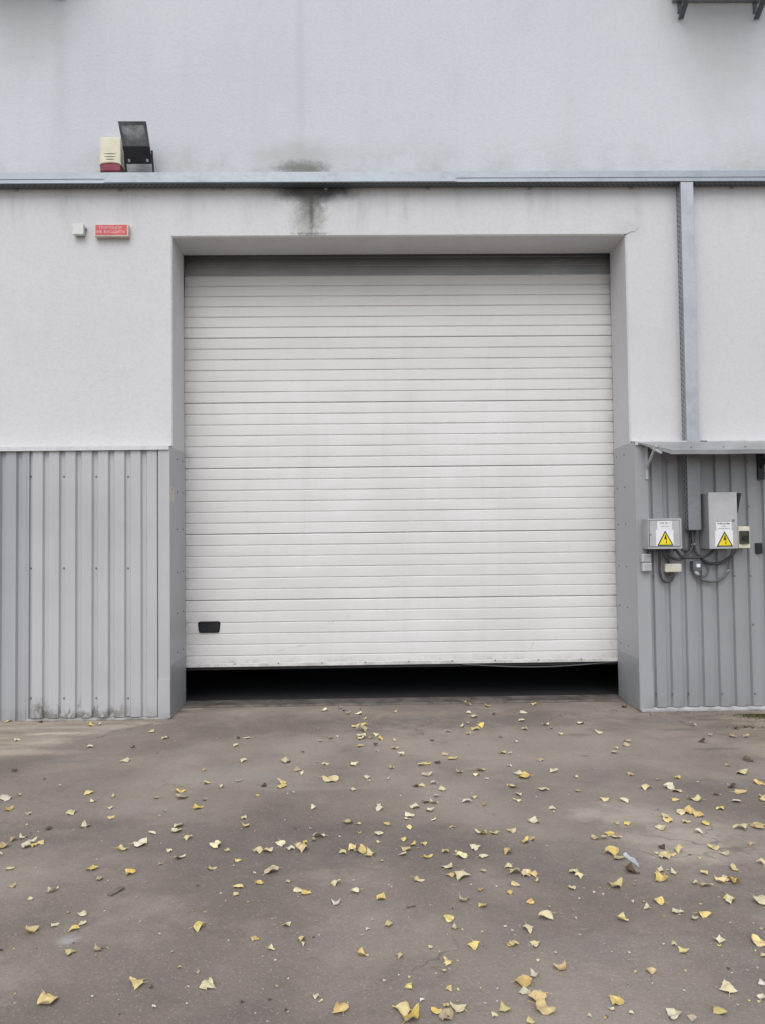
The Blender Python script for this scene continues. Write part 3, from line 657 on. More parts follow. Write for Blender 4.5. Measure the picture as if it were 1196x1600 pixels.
m.v += [tuple(p) for p in c0+c1]; m.f += [(0, 1, 2, 3), (4, 7, 6, 5), (0, 4, 5, 1), (1, 5, 6, 2), (2, 6, 7, 3), (3, 7, 4, 0)]; head = part('housing', m, 'black_paint', fl)
for args in ((0, 1, 0.93, 1, -0.012, 0.004), (0, 0.085, 0.42, 0.93, -0.012, 0.004), (0.915, 1, 0.42, 0.93, -0.012, 0.004)):
    part('bezel', slab(*args), 'steel_grey', head)
part('glass', slab(0.085, 0.915, 0.42, 0.93, -0.010, 0.0), 'lamp_glass', head)
part('front_cover', slab(0.0, 1.0, 0.0, 0.42, -0.012, 0.014), 'black_paint', head)
for u in (0.16, 0.86):
    part('clip', slab(u-0.04, u+0.04, 0.05, 0.12, 0.014, 0.020), 'bracket_grey', head)
yz = TRAY_Z1+0.004
m = MB(); pl_, pr_ = lerp4(-0.03, 0.28), lerp4(1.03, 0.38)
fx0, fx1 = WP(196.5, 265, -0.09).x, WP(239, 265, -0.09).x
m.bar((fx0, -0.07, yz), (pl_.x, pl_.y+0.04, pl_.z), 0.008, 0.03, up=(0, 1, 0)); m.bar((fx1, -0.07, yz), (pr_.x, pr_.y+0.04, pr_.z), 0.008, 0.03, up=(0, 1, 0)); m.box(fx0, fx1, -0.085, -0.055, yz-0.001, yz+0.004); part('yoke', m, 'black_paint', fl)
# small white junction box and fire-suppression sign
jy = -0.06; a, b2 = WP(113.5, 349, jy), WP(130.5, 366, jy)
jb = thing('junction_box', 'small white square junction box left of the red sign', 'junction box', ((a.x+b2.x)/2, 0, b2.z))
m = MB(); m.box(a.x, b2.x, jy, -0.022, b2.z, a.z); part('cover', m, 'white_plastic', jb, bevel=0.005)
m = MB(); m.box(a.x+0.008, b2.x-0.004, -0.022, 0.0, b2.z+0.004, a.z-0.006); part('base', m, 'grey_plastic', jb)
m = MB(); m.tube([((b2.x-0.004), -0.014, a.z-0.03), (b2.x+0.012, -0.014, a.z-0.03)], 0.010, 8); part('cable_gland', m, 'grey_plastic', jb)
gy = -0.055; a, b2 = WP(149, 351.5, gy), WP(199.5, 367, gy)
sg = thing('warning_light_sign', 'red illuminated panel reading ПОРОШОК НЕ ВХОДИТЬ on the left wall', 'sign', ((a.x+b2.x)/2, 0, b2.z))
m = MB(); m.box(a.x-0.006, b2.x+0.006, gy, 0.0, b2.z-0.012, a.z+0.006); part('case', m, 'sign_case', sg, bevel=0.004)
m = MB(); m.box(a.x+0.004, b2.x-0.006, gy-0.002, gy+0.001, b2.z+0.001, a.z-0.001); part('face', m, 'sign_red', sg)
cx_, cz_ = (a.x+b2.x)/2, (a.z+b2.z)/2; hh = a.z-b2.z
text_part('lettering', 'ПОРОШОК', hh*0.39, 'sign_letter', sg, (cx_-0.004, gy-0.0028, cz_+hh*0.22), sx=1.1)
text_part('lettering', 'НЕ ВХОДИТЬ', hh*0.39, 'sign_letter', sg, (cx_-0.002, gy-0.0028, cz_-hh*0.22), sx=1.1)
# number sticker on the left reveal
a, b2 = GP(266, 772, 1.0), None
st_z1 = ZC - (772-716)/178.0 + 0.04
q = WP(266, 760, -PC); st1 = q.z; st0 = WP(266, 782, -PC).z
stk = thing('paper_label', 'narrow white paper label stuck on the left metal reveal beside the door', 'label', (XL+0.0055, -PC+0.045, st0))
m = MB(); m.box(XL+0.0052, XL+0.0062, -PC+0.004, -PC+0.135, st0, st1); part('sheet', m, 'cream_old', stk)
for k, zz in enumerate((0.82, 0.52, 0.2)):
    z_ = st0+(st1-st0)*zz; m = MB(); m.prism([(-PC+0.03+0.01*k, z_-0.012), (-PC+0.10-0.02*k, z_-0.006+0.008*k), (-PC+0.105-0.02*k, z_+0.008), (-PC+0.05, z_+0.012)], 'x', XL+0.0063, XL+0.0067); part('print', m, 'print_faint', stk)

# ------------------------------------------------------------------ air conditioners on brackets, top corners of the frame
def ac(px0, px1, pyb, label_b, label_u):
    a = WP(px0, pyb); b_ = WP(px1, pyb)
    br_ = thing('wall_bracket', label_b, 'bracket', ((a.x+b_.x)/2, 0, a.z), 'air conditioner brackets')
    H_, D_ = 0.27, 0.50
    for x in (a.x, b_.x):
        m = MB(); m.box(x-0.019, x+0.019, -0.006, -0.001, a.z+0.07, a.z+H_+0.04); m.box(x-0.019, x-0.015, -0.014, -0.006, a.z+0.08, a.z+H_+0.04); leg = part('wall_leg', m, 'steel_grey', br_)
        m = MB(); m.box(x-0.019, x+0.019, -D_, -0.006, a.z+H_, a.z+H_+0.004); m.box(x-0.019, x-0.015, -D_, -0.006, a.z+H_-0.034, a.z+H_); part('arm', m, 'steel_grey', br_)
        m = MB(); m.bar((x+0.004, -0.012, a.z+0.015), (x+0.004, -D_*0.86, a.z+H_-0.012), 0.046, 0.004); m.bar((x-0.014, -0.012, a.z+0.015), (x-0.012, -D_*0.86, a.z+H_-0.012), 0.004, 0.03); part('strut', m, 'steel_grey', br_)
    m = MB(); m.box(a.x-0.07, b_.x+0.07, -0.040, -0.007, a.z+0.175, a.z+0.215); part('cross_rail', m, 'galv_dull', br_)
    zu = a.z+H_+0.004
    un = thing('air_conditioner', label_u, 'air conditioner', ((a.x+b_.x)/2, -0.26, zu), 'outdoor air conditioners')
    m = MB(); m.box(a.x-0.10, b_.x+0.12, -0.45, -0.08, zu+0.03, zu+0.60); part('casing', m, 'unit_white', un, bevel=0.01)
    for x in (a.x, b_.x):
        m = MB(); m.box(x-0.03, x+0.03, -0.44, -0.10, zu, zu+0.03); part('foot', m, 'rubber', un)
    m = MB(); m.disc((a.x*0.6+b_.x*0.4, zu+0.32), 0.21, -0.462, -0.449, 24); part('fan_grille', m, 'black_paint', un)
ac(1062.5, 1180.5, 34, 'dark steel wall bracket in the upper right corner of the facade', 'white outdoor unit on the bracket at upper right')
ac(-22, 95.5, 2.5, 'dark steel wall bracket tip at the upper left edge', 'white outdoor unit on the bracket at upper left')

# ------------------------------------------------------------------ canopy over the electrical boxes
cz0 = ZC-0.006
cd = 0.36; fq = WP(1050, 703, -PC-cd)
CR = xTR+1.95
can = thing('canopy', 'small grey sheet metal canopy sheltering the electrical boxes', 'canopy', (fq.x, -PC, ZC-0.1))
m = MB(); yb = -PC-0.026; zb_ = ZC-0.010; zf = fq.z
xl0 = XR+0.02; nseg = 22; T = 0.003
def cz(x, t): return zb_+(zf-zb_)*t + 0.006*noise.noise((x*3.1, t*2, 0))*t
for k in range(nseg+1):
    u = k/nseg
    for t in (0, 0.5, 1):
        xa_ = xl0+(fq.x-xl0)*t; x = xa_+(CR-xa_)*u; y_ = yb+(-PC-cd-yb)*t
        for dz in (0, -T): m.v.append((x, y_, cz(x, t)+dz))
    m.v.append((x, -PC-cd+0.003, cz(x, 1)-0.036))   # back of lip
    m.v.append((x, -PC-cd, cz(x, 1)-0.036))
S = 8
lip = MB(); lip.v = list(m.v)
for k in range(nseg):
    a = k*S; b_ = a+S
    m.f += [(a, b_, b_+2, a+2), (a+2, b_+2, b_+4, a+4), (a+1, a+3, b_+3, b_+1), (a+3, a+5, b_+5, b_+3), ]
    lip.f += [(a+4, b_+4, b_+7, a+7), (a+7, b_+7, b_+6, a+6), (a+6, b_+6, b_+5, a+5)]
m.f += [(0, 2, 3, 1), (2, 4, 5, 3)]
for q_ in (m, lip):
    used = sorted({i for f in q_.f for i in f}); mp_ = {a: k for k, a in enumerate(used)}
    q_.v = [q_.v[i] for i in used]; q_.f = [tuple(mp_[i] for i in f) for f in q_.f]
part('front_lip', lip, 'lip_shade_grey', can)  # same metal as the roof sheet, with upright-face shading in its colour
part('roof_sheet', m, 'canopy_metal', can)
e0, e1 = Vector((xl0, yb, zb_-0.004)), Vector((fq.x, -PC-cd, zf-0.004))
m = MB(); m.quad(e0, e1, e1+Vector((0, 0, -0.030)), e0+Vector((0, 0, -0.006))); m.quad(e0+Vector((0, .003, 0)), e1+Vector((0, .003, 0)), e1+Vector((0, 0.003, -0.030)), e0+Vector((0, .003, -0.006))); part('side_lip', m, 'bracket_grey', can)
for (px, mat_) in ((1010.0, 'bracket_light'), (1188, 'black_paint')):
    x = WP(px, 740, -PC).x; zt_, zb2 = zb_-0.03, WP(px, 749, -PC).z
    wd = 0.022 if mat_ == 'bracket_light' else 0.055
    slope = (zf-zb_)/cd
    m = MB(); m.box(x-wd/2, x+wd/2, -PC-0.022, -PC-0.001, zb2, zt_); br2 = part('bracket', m, mat_, can, bevel=0.001)
    m = MB(); m.bar((x, -PC-0.02, zt_+0.008), (x, -PC-cd+0.02, zf-0.020), 0.018, 0.014, up=(0, 0, 1)); part('bracket_arm', m, mat_, br2)
    m = MB(); m.bar((x, -PC-0.02, zb2+0.10), (x, -PC-0.235, zt_-0.025), 0.014, 0.022, up=(0, 0, 1)); part('bracket_strut', m, mat_, br2)
for x in (0.35, 0.62, 0.8, 1.0, 1.3):
    mm = MB(); xx = xl0+x; mm.disc((xx, 0), 0.005, -0.005, 0.005, 6)
    t = 0.75; zz = cz(xx, t); yy = yb+(-PC-cd-yb)*t
    mm = MB(); mm.prism([(xx+0.006*math.cos(k*math.pi/3), yy+0.006*math.sin(k*math.pi/3)) for k in range(6)], 'z', zz-0.001, zz+0.007); part('screw', mm, 'screw', can)

# ------------------------------------------------------------------ electrical boxes
def triangle_sign(parent, px0, px1, py0, py1, Y):
    a, b_ = WP(px0, py0, Y), WP(px1, py1, Y); x0, x1, z1, z0 = a.x, b_.x, a.z, b_.z
    m = MB(); m.box(x0, x1, Y-0.0012, Y-0.0002, z0, z1); s = part('warning_sticker', m, 'sticker_white', parent, label='white sticker with yellow high voltage triangle')
    w_ = x1-x0; h_ = z1-z0; cx = (x0+x1)/2+w_*0.03; zb3 = z0+h_*0.02; zt3 = z1-h_*0.04; hw_ = w_*0.47
    cc = Vector((cx, zb3+(zt3-zb3)*0.36))
    tri = [(cx-hw_, zb3), (cx+hw_, zb3), (cx, zt3)]
    m = MB(); m.prism(tri, 'y', Y-0.0020, Y-0.0013); part('triangle_border', m, 'sign_black', s)
    m = MB(); m.prism([tuple(cc+(Vector(p)-cc)*0.78) for p in tri], 'y', Y-0.0028, Y-0.0021); part('triangle', m, 'sign_yellow', s)
    H_ = zt3-zb3; g = lambda u, v: (cx+u*H_, zb3+v*H_)
    for poly in ([g(0.0, 0.74), g(0.05, 0.72), g(-0.03, 0.42), g(0.075, 0.48), g(0.06, 0.52), g(-0.09, 0.38)], [g(0.045, 0.50), g(0.10, 0.52), g(0.075, 0.20), g(0.045, 0.20)], [g(0.01, 0.25), g(0.11, 0.25), g(0.055, 0.12)]):
        m = MB(); m.prism(poly, 'y', Y-0.0036, Y-0.0029); part('lightning', m, 'bolt_red', s)
# box A
AY = -0.262; a, b_ = WP(1013, 810.5, AY), WP(1066.5, 857.5, AY)
bxA = thing('electrical_cabinet', 'wide grey electrical cabinet with lettered paper above its yellow warning triangle', 'electrical cabinet', ((a.x+b_.x)/2, -PC, b_.z), 'electrical cabinets under the canopy')
m = MB(); m.box(a.x, b_.x, AY+0.004, -PC-0.001, b_.z, a.z); part('body', m, 'box_grey', bxA, bevel=0.004)
i0_, i1_ = WP(1015, 813.5, AY), WP(1063, 853.5, AY)
m = MB(); m.box(i0_.x-0.004, i1_.x+0.004, AY+0.003, AY+0.0042, i1_.z-0.004, i0_.z+0.004); part('door_gap', m, 'sign_black', bxA)
m = MB(); m.box(i0_.x, i1_.x, AY-0.001, AY+0.006, i1_.z, i0_.z); dA = part('door', m, 'box_grey', bxA, bevel=0.0015)
q = WP(1017, 835.5, AY); m = MB(); m.disc((q.x, q.z), 0.007, AY-0.005, AY, 10); part('lock', m, 'print_grey', dA)
p0, p1 = WP(1027, 814.3, AY), WP(1050.5, 829, AY); m = MB(); m.box(p0.x, p1.x, AY-0.0018, AY-0.0011, p1.z, p0.z); pa = part('paper_notice', m, 'paper', dA)
c = WP(1039.5, 817.3, AY); text_part('lettering', 'ВВР №-11', 0.024, 'print_grey', pa, (c.x, AY-0.0022, c.z), 0.0002, 0.85)
c0_, c1_ = WP(1032, 822.2, AY), WP(1045, 823.0, AY); m = MB(); m.box(c0_.x, c1_.x, AY-0.0022, AY-0.0019, c1_.z, c0_.z); part('print_line', m, 'print_faint', pa)
triangle_sign(dA, 1025, 1053, 828, 853.3, AY-0.0012)
m = MB()
for k in range(5): m.tube([(a.x+0.05+k*0.05, -0.19, b_.z+0.001), (a.x+0.05+k*0.05, -0.19, b_.z-0.022)], 0.014, 8)
part('cable_glands', m, 'cable', bxA)
# box B
BY = -0.292; a, b_ = WP(1107, 769.5, BY), WP(1153.5, 857, BY)
bxB = thing('electrical_cabinet', 'tall grey electrical cabinet beside the green-windowed breaker box', 'electrical cabinet', ((a.x+b_.x)/2, -PC, b_.z), 'electrical cabinets under the canopy')
m = MB(); m.box(a.x, b_.x, BY+0.012, -PC-0.001, b_.z, a.z-0.004); part('body', m, 'box_grey_dark', bxB, bevel=0.003)
m = MB(); m.box(a.x-0.001, b_.x+0.001, BY-0.002, BY+0.011, b_.z-0.001, a.z); dB = part('door', m, 'box_grey', bxB, bevel=0.003)
w0, w1, w2 = WP(1153.2, 770.0, BY), WP(1159.0, 770.5, BY), WP(1153.2, 801, BY)
m = MB(); m.prism([(w0.x+0.0015, w0.z), (w1.x, w1.z), (w2.x+0.0015, w2.z)], 'y', BY+0.004, BY+0.10); part('shadow_gap_wedge', m, 'rubber', bxB, label='black wedge painted in for the shadowed gap at the cabinet side')  # solid black wedge stands in for the shadowed gap beside the door
q = WP(1146, 813, BY); m = MB(); m.box(q.x-0.010, q.x+0.010, BY-0.007, BY-0.001, q.z-0.009, q.z+0.009); part('lock', m, 'print_grey', dB, bevel=0.002)
BS = BY-0.0025
p0, p1 = WP(1119, 816, BS), WP(1143.5, 829.5, BS); m = MB(); m.box(p0.x, p1.x, BS-0.0012, BS-0.0003, p1.z, p0.z); pb = part('paper_notice', m, 'paper', dB)
for xa_, xb_, yy, hh_, mt in ((1121.2, 1123.6, 818.2, 1.6, 'print_grey'), (1124.6, 1129.2, 818.2, 1.8, 'print_grey'), (1130.4, 1133.6, 818.2, 1.6, 'print_grey'), (1134.6, 1140.6, 818.2, 1.7, 'print_grey'), (1128.6, 1134.4, 822.0, 1.2, 'print_faint'), (1122.0, 1141, 825.8, 0.9, 'print_faint')):
    c0_, c1_ = WP(xa_, yy-hh_/2, BS), WP(xb_, yy+hh_/2, BS); m = MB(); m.box(c0_.x, c1_.x, BS-0.0018, BS-0.0013, c1_.z, c0_.z); part('print_line', m, mt, pb)
triangle_sign(dB, 1117.5, 1146, 829, 854.5, BS-0.0006)
# breaker box with tinted window
KY = -0.205; a, b_ = WP(1153.5, 822.5, KY), WP(1173, 856.5, KY)
kb = thing('breaker_box', 'small cream breaker box with dark green tinted window', 'breaker box', ((a.x+b_.x)/2, -PC, b_.z))
m = MB(); m.box(a.x, b_.x, KY, -PC-0.001, b_.z, a.z); part('case', m, 'cream_plastic', kb, bevel=0.006)
i0_, i1_ = WP(1155, 829.5, KY), WP(1171, 849.5, KY)
m = MB(); n = 6; xs2 = [i0_.x+(i1_.x-i0_.x)*k/n for k in range(n+1)]
m.prism([(i0_.x, KY+0.004)]+[(x, KY-0.006-0.012*math.sin(math.pi*k/n)) for k, x in enumerate(xs2)]+[(i1_.x, KY+0.004)], 'z', i1_.z, i0_.z); wn = part('window', m, 'window_green', kb)
j0_, j1_ = WP(1158.5, 837, KY), WP(1168, 845, KY); m = MB(); m.box(j0_.x, j1_.x, KY-0.021, KY-0.0185, j1_.z, j0_.z); part('breaker_toggle', m, 'rubber', wn)
# weatherproof sockets, junction boxes and meter
for (px0, px1, py0, py1, lab) in ((1003.5, 1018, 865.5, 878.5, 'upper of two stacked grey push-button boxes below the wide cabinet'), (1004.5, 1019, 879.5, 892.5, 'lower of two stacked grey push-button boxes below the wide cabinet')):
    Yq = -PC-0.055; a, b_ = WP(px0, py0, Yq), WP(px1, py1, Yq)
    t = thing('switch_box', lab, 'switch box', ((a.x+b_.x)/2, -PC, b_.z), 'stacked switch boxes')
    m = MB(); m.box(a.x, b_.x, Yq, -PC-0.0065, b_.z, a.z); part('case', m, 'socket_white', t, bevel=0.004)
    m = MB(); m.box(a.x+0.014, b_.x-0.003, Yq-0.004, Yq+0.001, b_.z+0.005, a.z-0.010); part('cover', m, 'grey_plastic', t, bevel=0.003)
Yq = -PC-0.06; a, b_ = WP(1040, 881, Yq), WP(1066, 894, Yq)
t = thing('junction_box', 'cream rectangular junction box below the wide cabinet', 'junction box', ((a.x+b_.x)/2, -PC, b_.z))
m = MB(); m.box(a.x, b_.x, Yq, -PC-0.001, b_.z, a.z); part('case', m, 'cream_old', t, bevel=0.008, seg=3)
m = MB()
for k in range(3): m.tube([(a.x+0.035+k*0.022, Yq+0.03, b_.z+0.002), (a.x+0.035+k*0.022, Yq+0.03, b_.z-0.035)], 0.008, 8)
part('cable_glands', m, 'cable', t)
Yq = -PC-0.07; a, b_ = WP(1083.5, 877, Yq), WP(1097, 892, Yq)
t = thing('socket', 'dark grey socket box with white window and plug among the cables', 'socket', ((a.x+b_.x)/2, -PC, b_.z))
m = MB(); m.box(a.x, b_.x, Yq, -PC-0.001, b_.z, a.z); part('case', m, 'steel_grey', t, bevel=0.004)
i0_, i1_ = WP(1088.5, 881, Yq), WP(1094.5, 886.3, Yq); m = MB(); m.box(i0_.x, i1_.x, Yq-0.004, Yq+0.001, i1_.z, i0_.z); part('window', m, 'sticker_white', t)
c = WP(1090, 895, Yq); m = MB(); m.tube([(c.x-0.012, Yq+0.02, c.z+0.018), (c.x, Yq+0.02, c.z), (c.x+0.018, Yq+0.02, c.z-0.016)], [0.014, 0.016, 0.010], 8); part('plug', m, 'socket_white', t)
a, b_ = WP(1181.5, 848.5, -PC-0.02), WP(1192, 865, -PC-0.02)
m = MB(); m.box(a.x, b_.x, -PC-0.02, -PC-0.0005, b_.z, a.z); solo('cover_plate', m, 'black_plastic', ((a.x+b_.x)/2, -PC, b_.z), 'small black rectangular plate on the ribbed sheet at far right', 'plate', bevel=0.002)

# cables: points in the close-up's pixels
Z3 = lambda x, y: (930+x/4.496, 660+y/4.496)
def spline(P, n=8):
    out = []; Q = [P[0]]+P+[P[-1]]
    for i in range(1, len(Q)-2):
        for k in range(n):
            t = k/n; p0, p1, p2, p3 = Q[i-1], Q[i], Q[i+1], Q[i+2]
            out.append(0.5*((2*p1)+(p2-p0)*t+(2*p0-5*p1+4*p2-p3)*t*t+(3*p1-p0-3*p2+p3)*t**3))
    out.append(P[-1]); return out
cabs = [
 ('black cable looping from the wide cabinet under the cream junction box', 'cable', 0.0085, [(452, 895, -.19), (455, 960, -.16), (457, 1050, -.145), (480, 1112, -.145), (525, 1118, -.15), (552, 1080, -.155), (556, 1062, -.155)]),
 ('black cable sagging from the wide cabinet up into the duct', 'cable', 0.0100, [(500, 893, -.19), (530, 945, -.175), (595, 962, -.17), (655, 925, -.175), (688, 855, -.18), (684, 780, -.17), (684, 745, -.165)]),
 ('black cable bridging the two cabinets', 'cable', 0.0095, [(568, 893, -.19), (610, 940, -.19), (690, 950, -.185), (780, 938, -.185), (838, 893, -.2)]),
 ('black cable hanging from the duct to the tall cabinet', 'cable', 0.0100, [(706, 745, -.16), (692, 840, -.155), (715, 920, -.155), (790, 985, -.15), (880, 988, -.155), (950, 945, -.17), (1000, 880, -.18)]),
 ('dark grey cable curving from the breaker box back to the socket', 'cable_grey', 0.0085, [(970, 890, -.19), (945, 985, -.15), (932, 1055, -.145), (860, 1112, -.145), (775, 1112, -.145), (715, 1080, -.15), (696, 1042, -.155)]),
 ('thin dark cable looping round the plug', 'cable_grey', 0.0065, [(752, 965, -.135), (795, 1010, -.14), (792, 1062, -.145), (755, 1085, -.15), (733, 1075, -.16)]),
 ('short black cable dropping from the wide cabinet to the cream junction box', 'cable', 0.0075, [(475, 893, -.19), (492, 945, -.17), (520, 985, -.15), (530, 1000, -.145)]),
 ('black cable from the wide cabinet down to the stacked switch boxes', 'cable', 0.0065, [(372, 893, -.19), (372, 915, -.16), (372, 945, -.135)]),
 ('short black cable behind the first one into the duct', 'cable', 0.0085, [(610, 893, -.17), (640, 905, -.15), (668, 860, -.15), (672, 790, -.155), (674, 745, -.155)]),
]
for lab, mt, r, pts in cabs:
    P = spline([WP(*Z3(x, y), Y) for x, y, Y in pts]); m = MB(); m.tube(P, r*1.28, 8)
    solo('cable', m, mt, tuple(P[0]), lab, 'cable', 'cables below the cabinets', smooth=True)
for (x, y, lab) in ((932, 1040, 'pale cable tie on the grey cable loop'), (688, 856, 'pale cable tie below the duct')):
    Yq = -.145 if x > 900 else -.18
    p = WP(*Z3(x, y), Yq); m = MB(); m.tube([p+Vector((-0.014, 0, -0.003)), p+Vector((0.014, -0.012, 0.003))], 0.006, 6)
    solo('cable_tie', m, 'cable_tie', tuple(p), lab, 'cable tie')

# ------------------------------------------------------------------ fallen leaves: (x, y, width, colour) read from three close-ups of the yard
LA = "40,82,30Y 190,85,25B 425,102,25Y 465,97,28P 80,170,28P 420,202,26P 622,204,18B 708,128,38Y 767,162,28P 785,160,12B 1115,160,18B 1155,158,34P 1100,197,28P 585,267,40P 735,231,10B 1137,267,34P 70,312,30B 210,351,12B 955,312,18T 280,383,16P 965,373,34Y 1035,388,26P 1115,360,32T 30,440,52P 92,429,20T 412,416,46Y 433,456,34P 530,434,24P 730,441,30Y 838,410,46Y 850,436,62T 958,447,30T 42,494,38O 135,514,30T 335,510,48P 515,487,24P 549,484,8P 518,531,38O 397,569,50P 925,487,44Y 1140,535,26P 1150,570,42Y 770,503,14P 125,567,10P 228,584,30B 60,638,36T 105,625,40P 125,664,48P 155,638,40P 190,650,44Y 160,665,26Y 15,670,50O 5,707,24P 716,604,38P 835,570,44P 826,594,50P 878,629,36Y 1008,663,50P 1062,690,26P 1192,687,18Y 652,659,60P 572,680,50Y 792,689,26P 838,721,50P 750,751,18T 1112,732,34Y 46,772,38P 60,852,36T 430,768,62Y 466,818,32T 607,793,48Y 990,772,40Y 1190,792,14P 247,875,46P 143,911,24P 1117,854,48Y 1105,892,28Y 1190,845,10Y 383,986,38G 320,976,16P 255,1033,40P 345,1052,48Y 384,1028,38P 142,1064,62O 328,1165,54Y 457,1148,50T 930,1048,58G 1185,1100,26Y 640,1308,72Y 975,1318,70P 222,1385,90Y 842,1232,22T 925,1255,22T 878,1325,18P 718,1420,20W 432,1367,12P 6,1150,20B 705,1325,20B 600,1013,10T 657,1020,12P 505,828,8P 285,1135,10P 510,1130,8T 555,1385,8T 588,1112,8T"
LB = "322,91,28P 395,82,26P 428,106,26P 482,107,32P 413,92,14B 489,84,10B 508,132,22P 651,97,24P 470,165,34Y 505,160,36Y 500,182,50T 495,212,44P 490,222,40P 563,207,30P 535,218,20T 580,226,26Y 560,252,22B 488,259,30O 567,279,16P 301,234,24P 350,221,26T 380,213,14P 395,240,12T 290,176,16T 650,230,26P 653,268,30Y 678,288,36P 682,300,24P 220,285,14B 140,328,46Y 193,371,32T 213,387,22P 285,333,14P 328,342,32P 457,344,40P 633,360,26P 124,430,44Y 120,447,44Y 345,414,66Y 520,402,34Y 528,421,16P 618,412,18P 8,488,16Y 40,442,30B 175,474,18T 452,461,38P 268,547,30P 575,535,30P 577,553,32P 430,616,50Y 480,622,20Y 613,623,36Y 255,643,14P 484,664,20Y 575,669,42P 574,707,20P 300,678,50P 270,701,26T 117,716,48P 12,746,50Y 60,749,44Y 163,739,34P 195,730,34Y 230,710,22Y 220,742,54O 410,760,34G 452,740,38Y 490,750,58Y 532,763,54Y 587,795,18P 690,697,26G 735,716,40Y 700,738,42O 690,763,42Y 717,640,28Y 787,717,30Y 803,774,44Y 75,842,58T 18,897,40Y 370,901,42Y 150,893,24T 200,932,46P 232,943,50Y 464,941,42P 373,992,44W 586,966,46O 760,884,48O 748,446,30B 777,444,28Y 147,1093,42P 622,1092,38G 523,1115,18P 3,1160,26Y 213,1165,40Y 222,1185,26P 72,1207,32P 497,1233,48O 672,1241,38O 897,1268,46Y 882,1308,28Y 817,1203,22P 716,1384,42G 905,1392,34Y 392,1487,80O 283,1431,28P 308,1448,14P 775,1447,24W 685,1490,86Y 730,1530,92Y 848,1500,46Y 888,1522,66T 888,1470,34Y 945,1482,72Y 1160,1486,60G 1115,1519,30P 1020,1193,54Y 1188,1190,26O 905,1070,50G 928,1106,36G 965,975,54T 1060,1003,42Y 1047,933,26O 1185,945,26Y 910,862,40O 960,866,80Y 898,820,62P 960,774,46P 1062,772,42P 1063,840,32Y 885,754,32O 1025,736,46P 1115,665,34G 1055,667,52Y 1185,655,24Y 1175,757,46O 1180,822,36P 917,635,32T 828,601,30P 812,557,44P 830,523,40P 842,492,34P 790,520,30B 742,541,48P 718,580,46P 708,597,30P 835,432,34P 872,459,36P 985,516,46W 1018,498,26P 1067,532,24T 1078,410,20P 1030,393,34P 1050,370,40Y 950,380,34P 803,390,42T 770,345,40Y 800,340,34Y 852,333,36B 918,315,44Y 883,297,30T 822,231,18B 1155,288,38Y 1185,293,22P 1185,440,24Y 1185,351,20P 900,189,28P 962,167,26P 1025,179,40Y 1052,165,36Y 993,201,26P 989,151,18P 1020,120,34P 992,104,24P 990,66,30Y 1083,72,24Y 1112,110,18B 1145,215,20T 1130,157,8P 677,490,8P 935,752,14P 858,1218,10P 150,1345,8P 668,1328,8P 965,1118,12P 1058,1130,14P 1165,1103,14W 945,1398,14P 1130,1392,10P 150,1500,12W 296,1142,8P 714,1058,8P 1005,905,10P 25,560,6P"
LC = "115,62,26Y 65,102,34P 55,139,28P 72,179,28P 172,158,28P 197,175,12B 238,203,22P 334,151,34P 418,196,36P 32,237,22P 147,324,30T 205,375,40Y 538,75,24B 552,236,36P 545,252,40T 500,268,18P 490,288,36P 45,388,42P 75,402,54Y 18,447,40Y 45,485,36P 40,511,36P 160,460,48Y 315,400,32P 320,466,32T 200,548,34P 208,565,16P 568,393,26T 118,608,54P 14,654,38Y 75,705,46Y 105,692,36T 25,850,52Y 78,858,44O 112,860,40Y 130,888,28P 30,904,44Y 100,988,38O 170,1057,68Y 188,1012,14P 92,1115,60Y 20,1183,46O 124,1189,44Y 242,1292,66O 115,1327,50P 62,1362,72O 72,1404,60P 135,1440,76O 150,1425,50P 163,1490,90Y 100,1545,40Y 498,1452,72Y 480,1492,24P 375,1520,22P 568,1508,24P 530,1069,52G 500,908,68Y 293,920,34Y 300,848,42P 328,868,36P 403,688,36T 470,668,46Y 447,690,40Y 500,682,50G 552,622,34Y 505,620,28P 445,508,42Y 540,514,40P 475,755,58Y 510,780,60G 572,845,60B 708,838,32Y 690,858,28Y 705,880,62Y 737,835,16P 768,852,38P 715,730,40B 690,760,26P 725,775,52Y 755,765,40O 790,750,50Y 700,985,56Y 577,985,18P 645,1013,36P 782,1030,56P 862,1066,38P 912,1046,58Y 870,900,28P 918,907,56O 985,890,50Y 1010,880,50O 1050,893,56O 1035,973,58Y 1030,988,40P 1172,988,56Y 1052,833,38Y 912,854,34Y 888,783,16P 957,732,44Y 1008,760,44G 1180,807,36Y 1130,720,28T 885,660,40P 915,620,38Y 823,610,46Y 708,640,50Y 735,590,44O 742,605,44Y 805,568,44Y 845,562,56O 885,580,50O 985,550,36G 868,505,58G 777,508,36Y 785,467,42Y 788,405,34Y 748,449,50P 693,415,22P 640,452,50Y 1088,382,58P 1165,430,34Y 1192,438,22Y 1077,472,52O 1045,448,36B 968,484,36G 1058,515,38P 1180,494,28P 1185,510,30Y 1080,640,60G 1165,635,60O 1185,630,40Y 1020,348,22T 1118,322,44B 860,162,28T 1042,211,40T 940,208,20T 902,237,36B 1105,215,28T 1055,175,24B 1020,1395,74Y 982,1168,52P 980,1190,22Y 770,1186,30Y 812,1215,52Y 660,1310,42O 1168,1178,58Y 1188,1240,28Y 1180,1368,38W 1180,1433,40P 988,1500,66G 770,1520,68P 855,1532,42T 560,1260,12P 630,988,14P 125,497,10P 177,725,10P 880,425,10P 480,1222,8P 330,972,12W 655,1132,8P 590,1312,12P 670,1370,12P 135,1262,16P 25,1240,10P 312,1062,10P 820,1403,12P 1150,1215,8P"
LEAVES = []
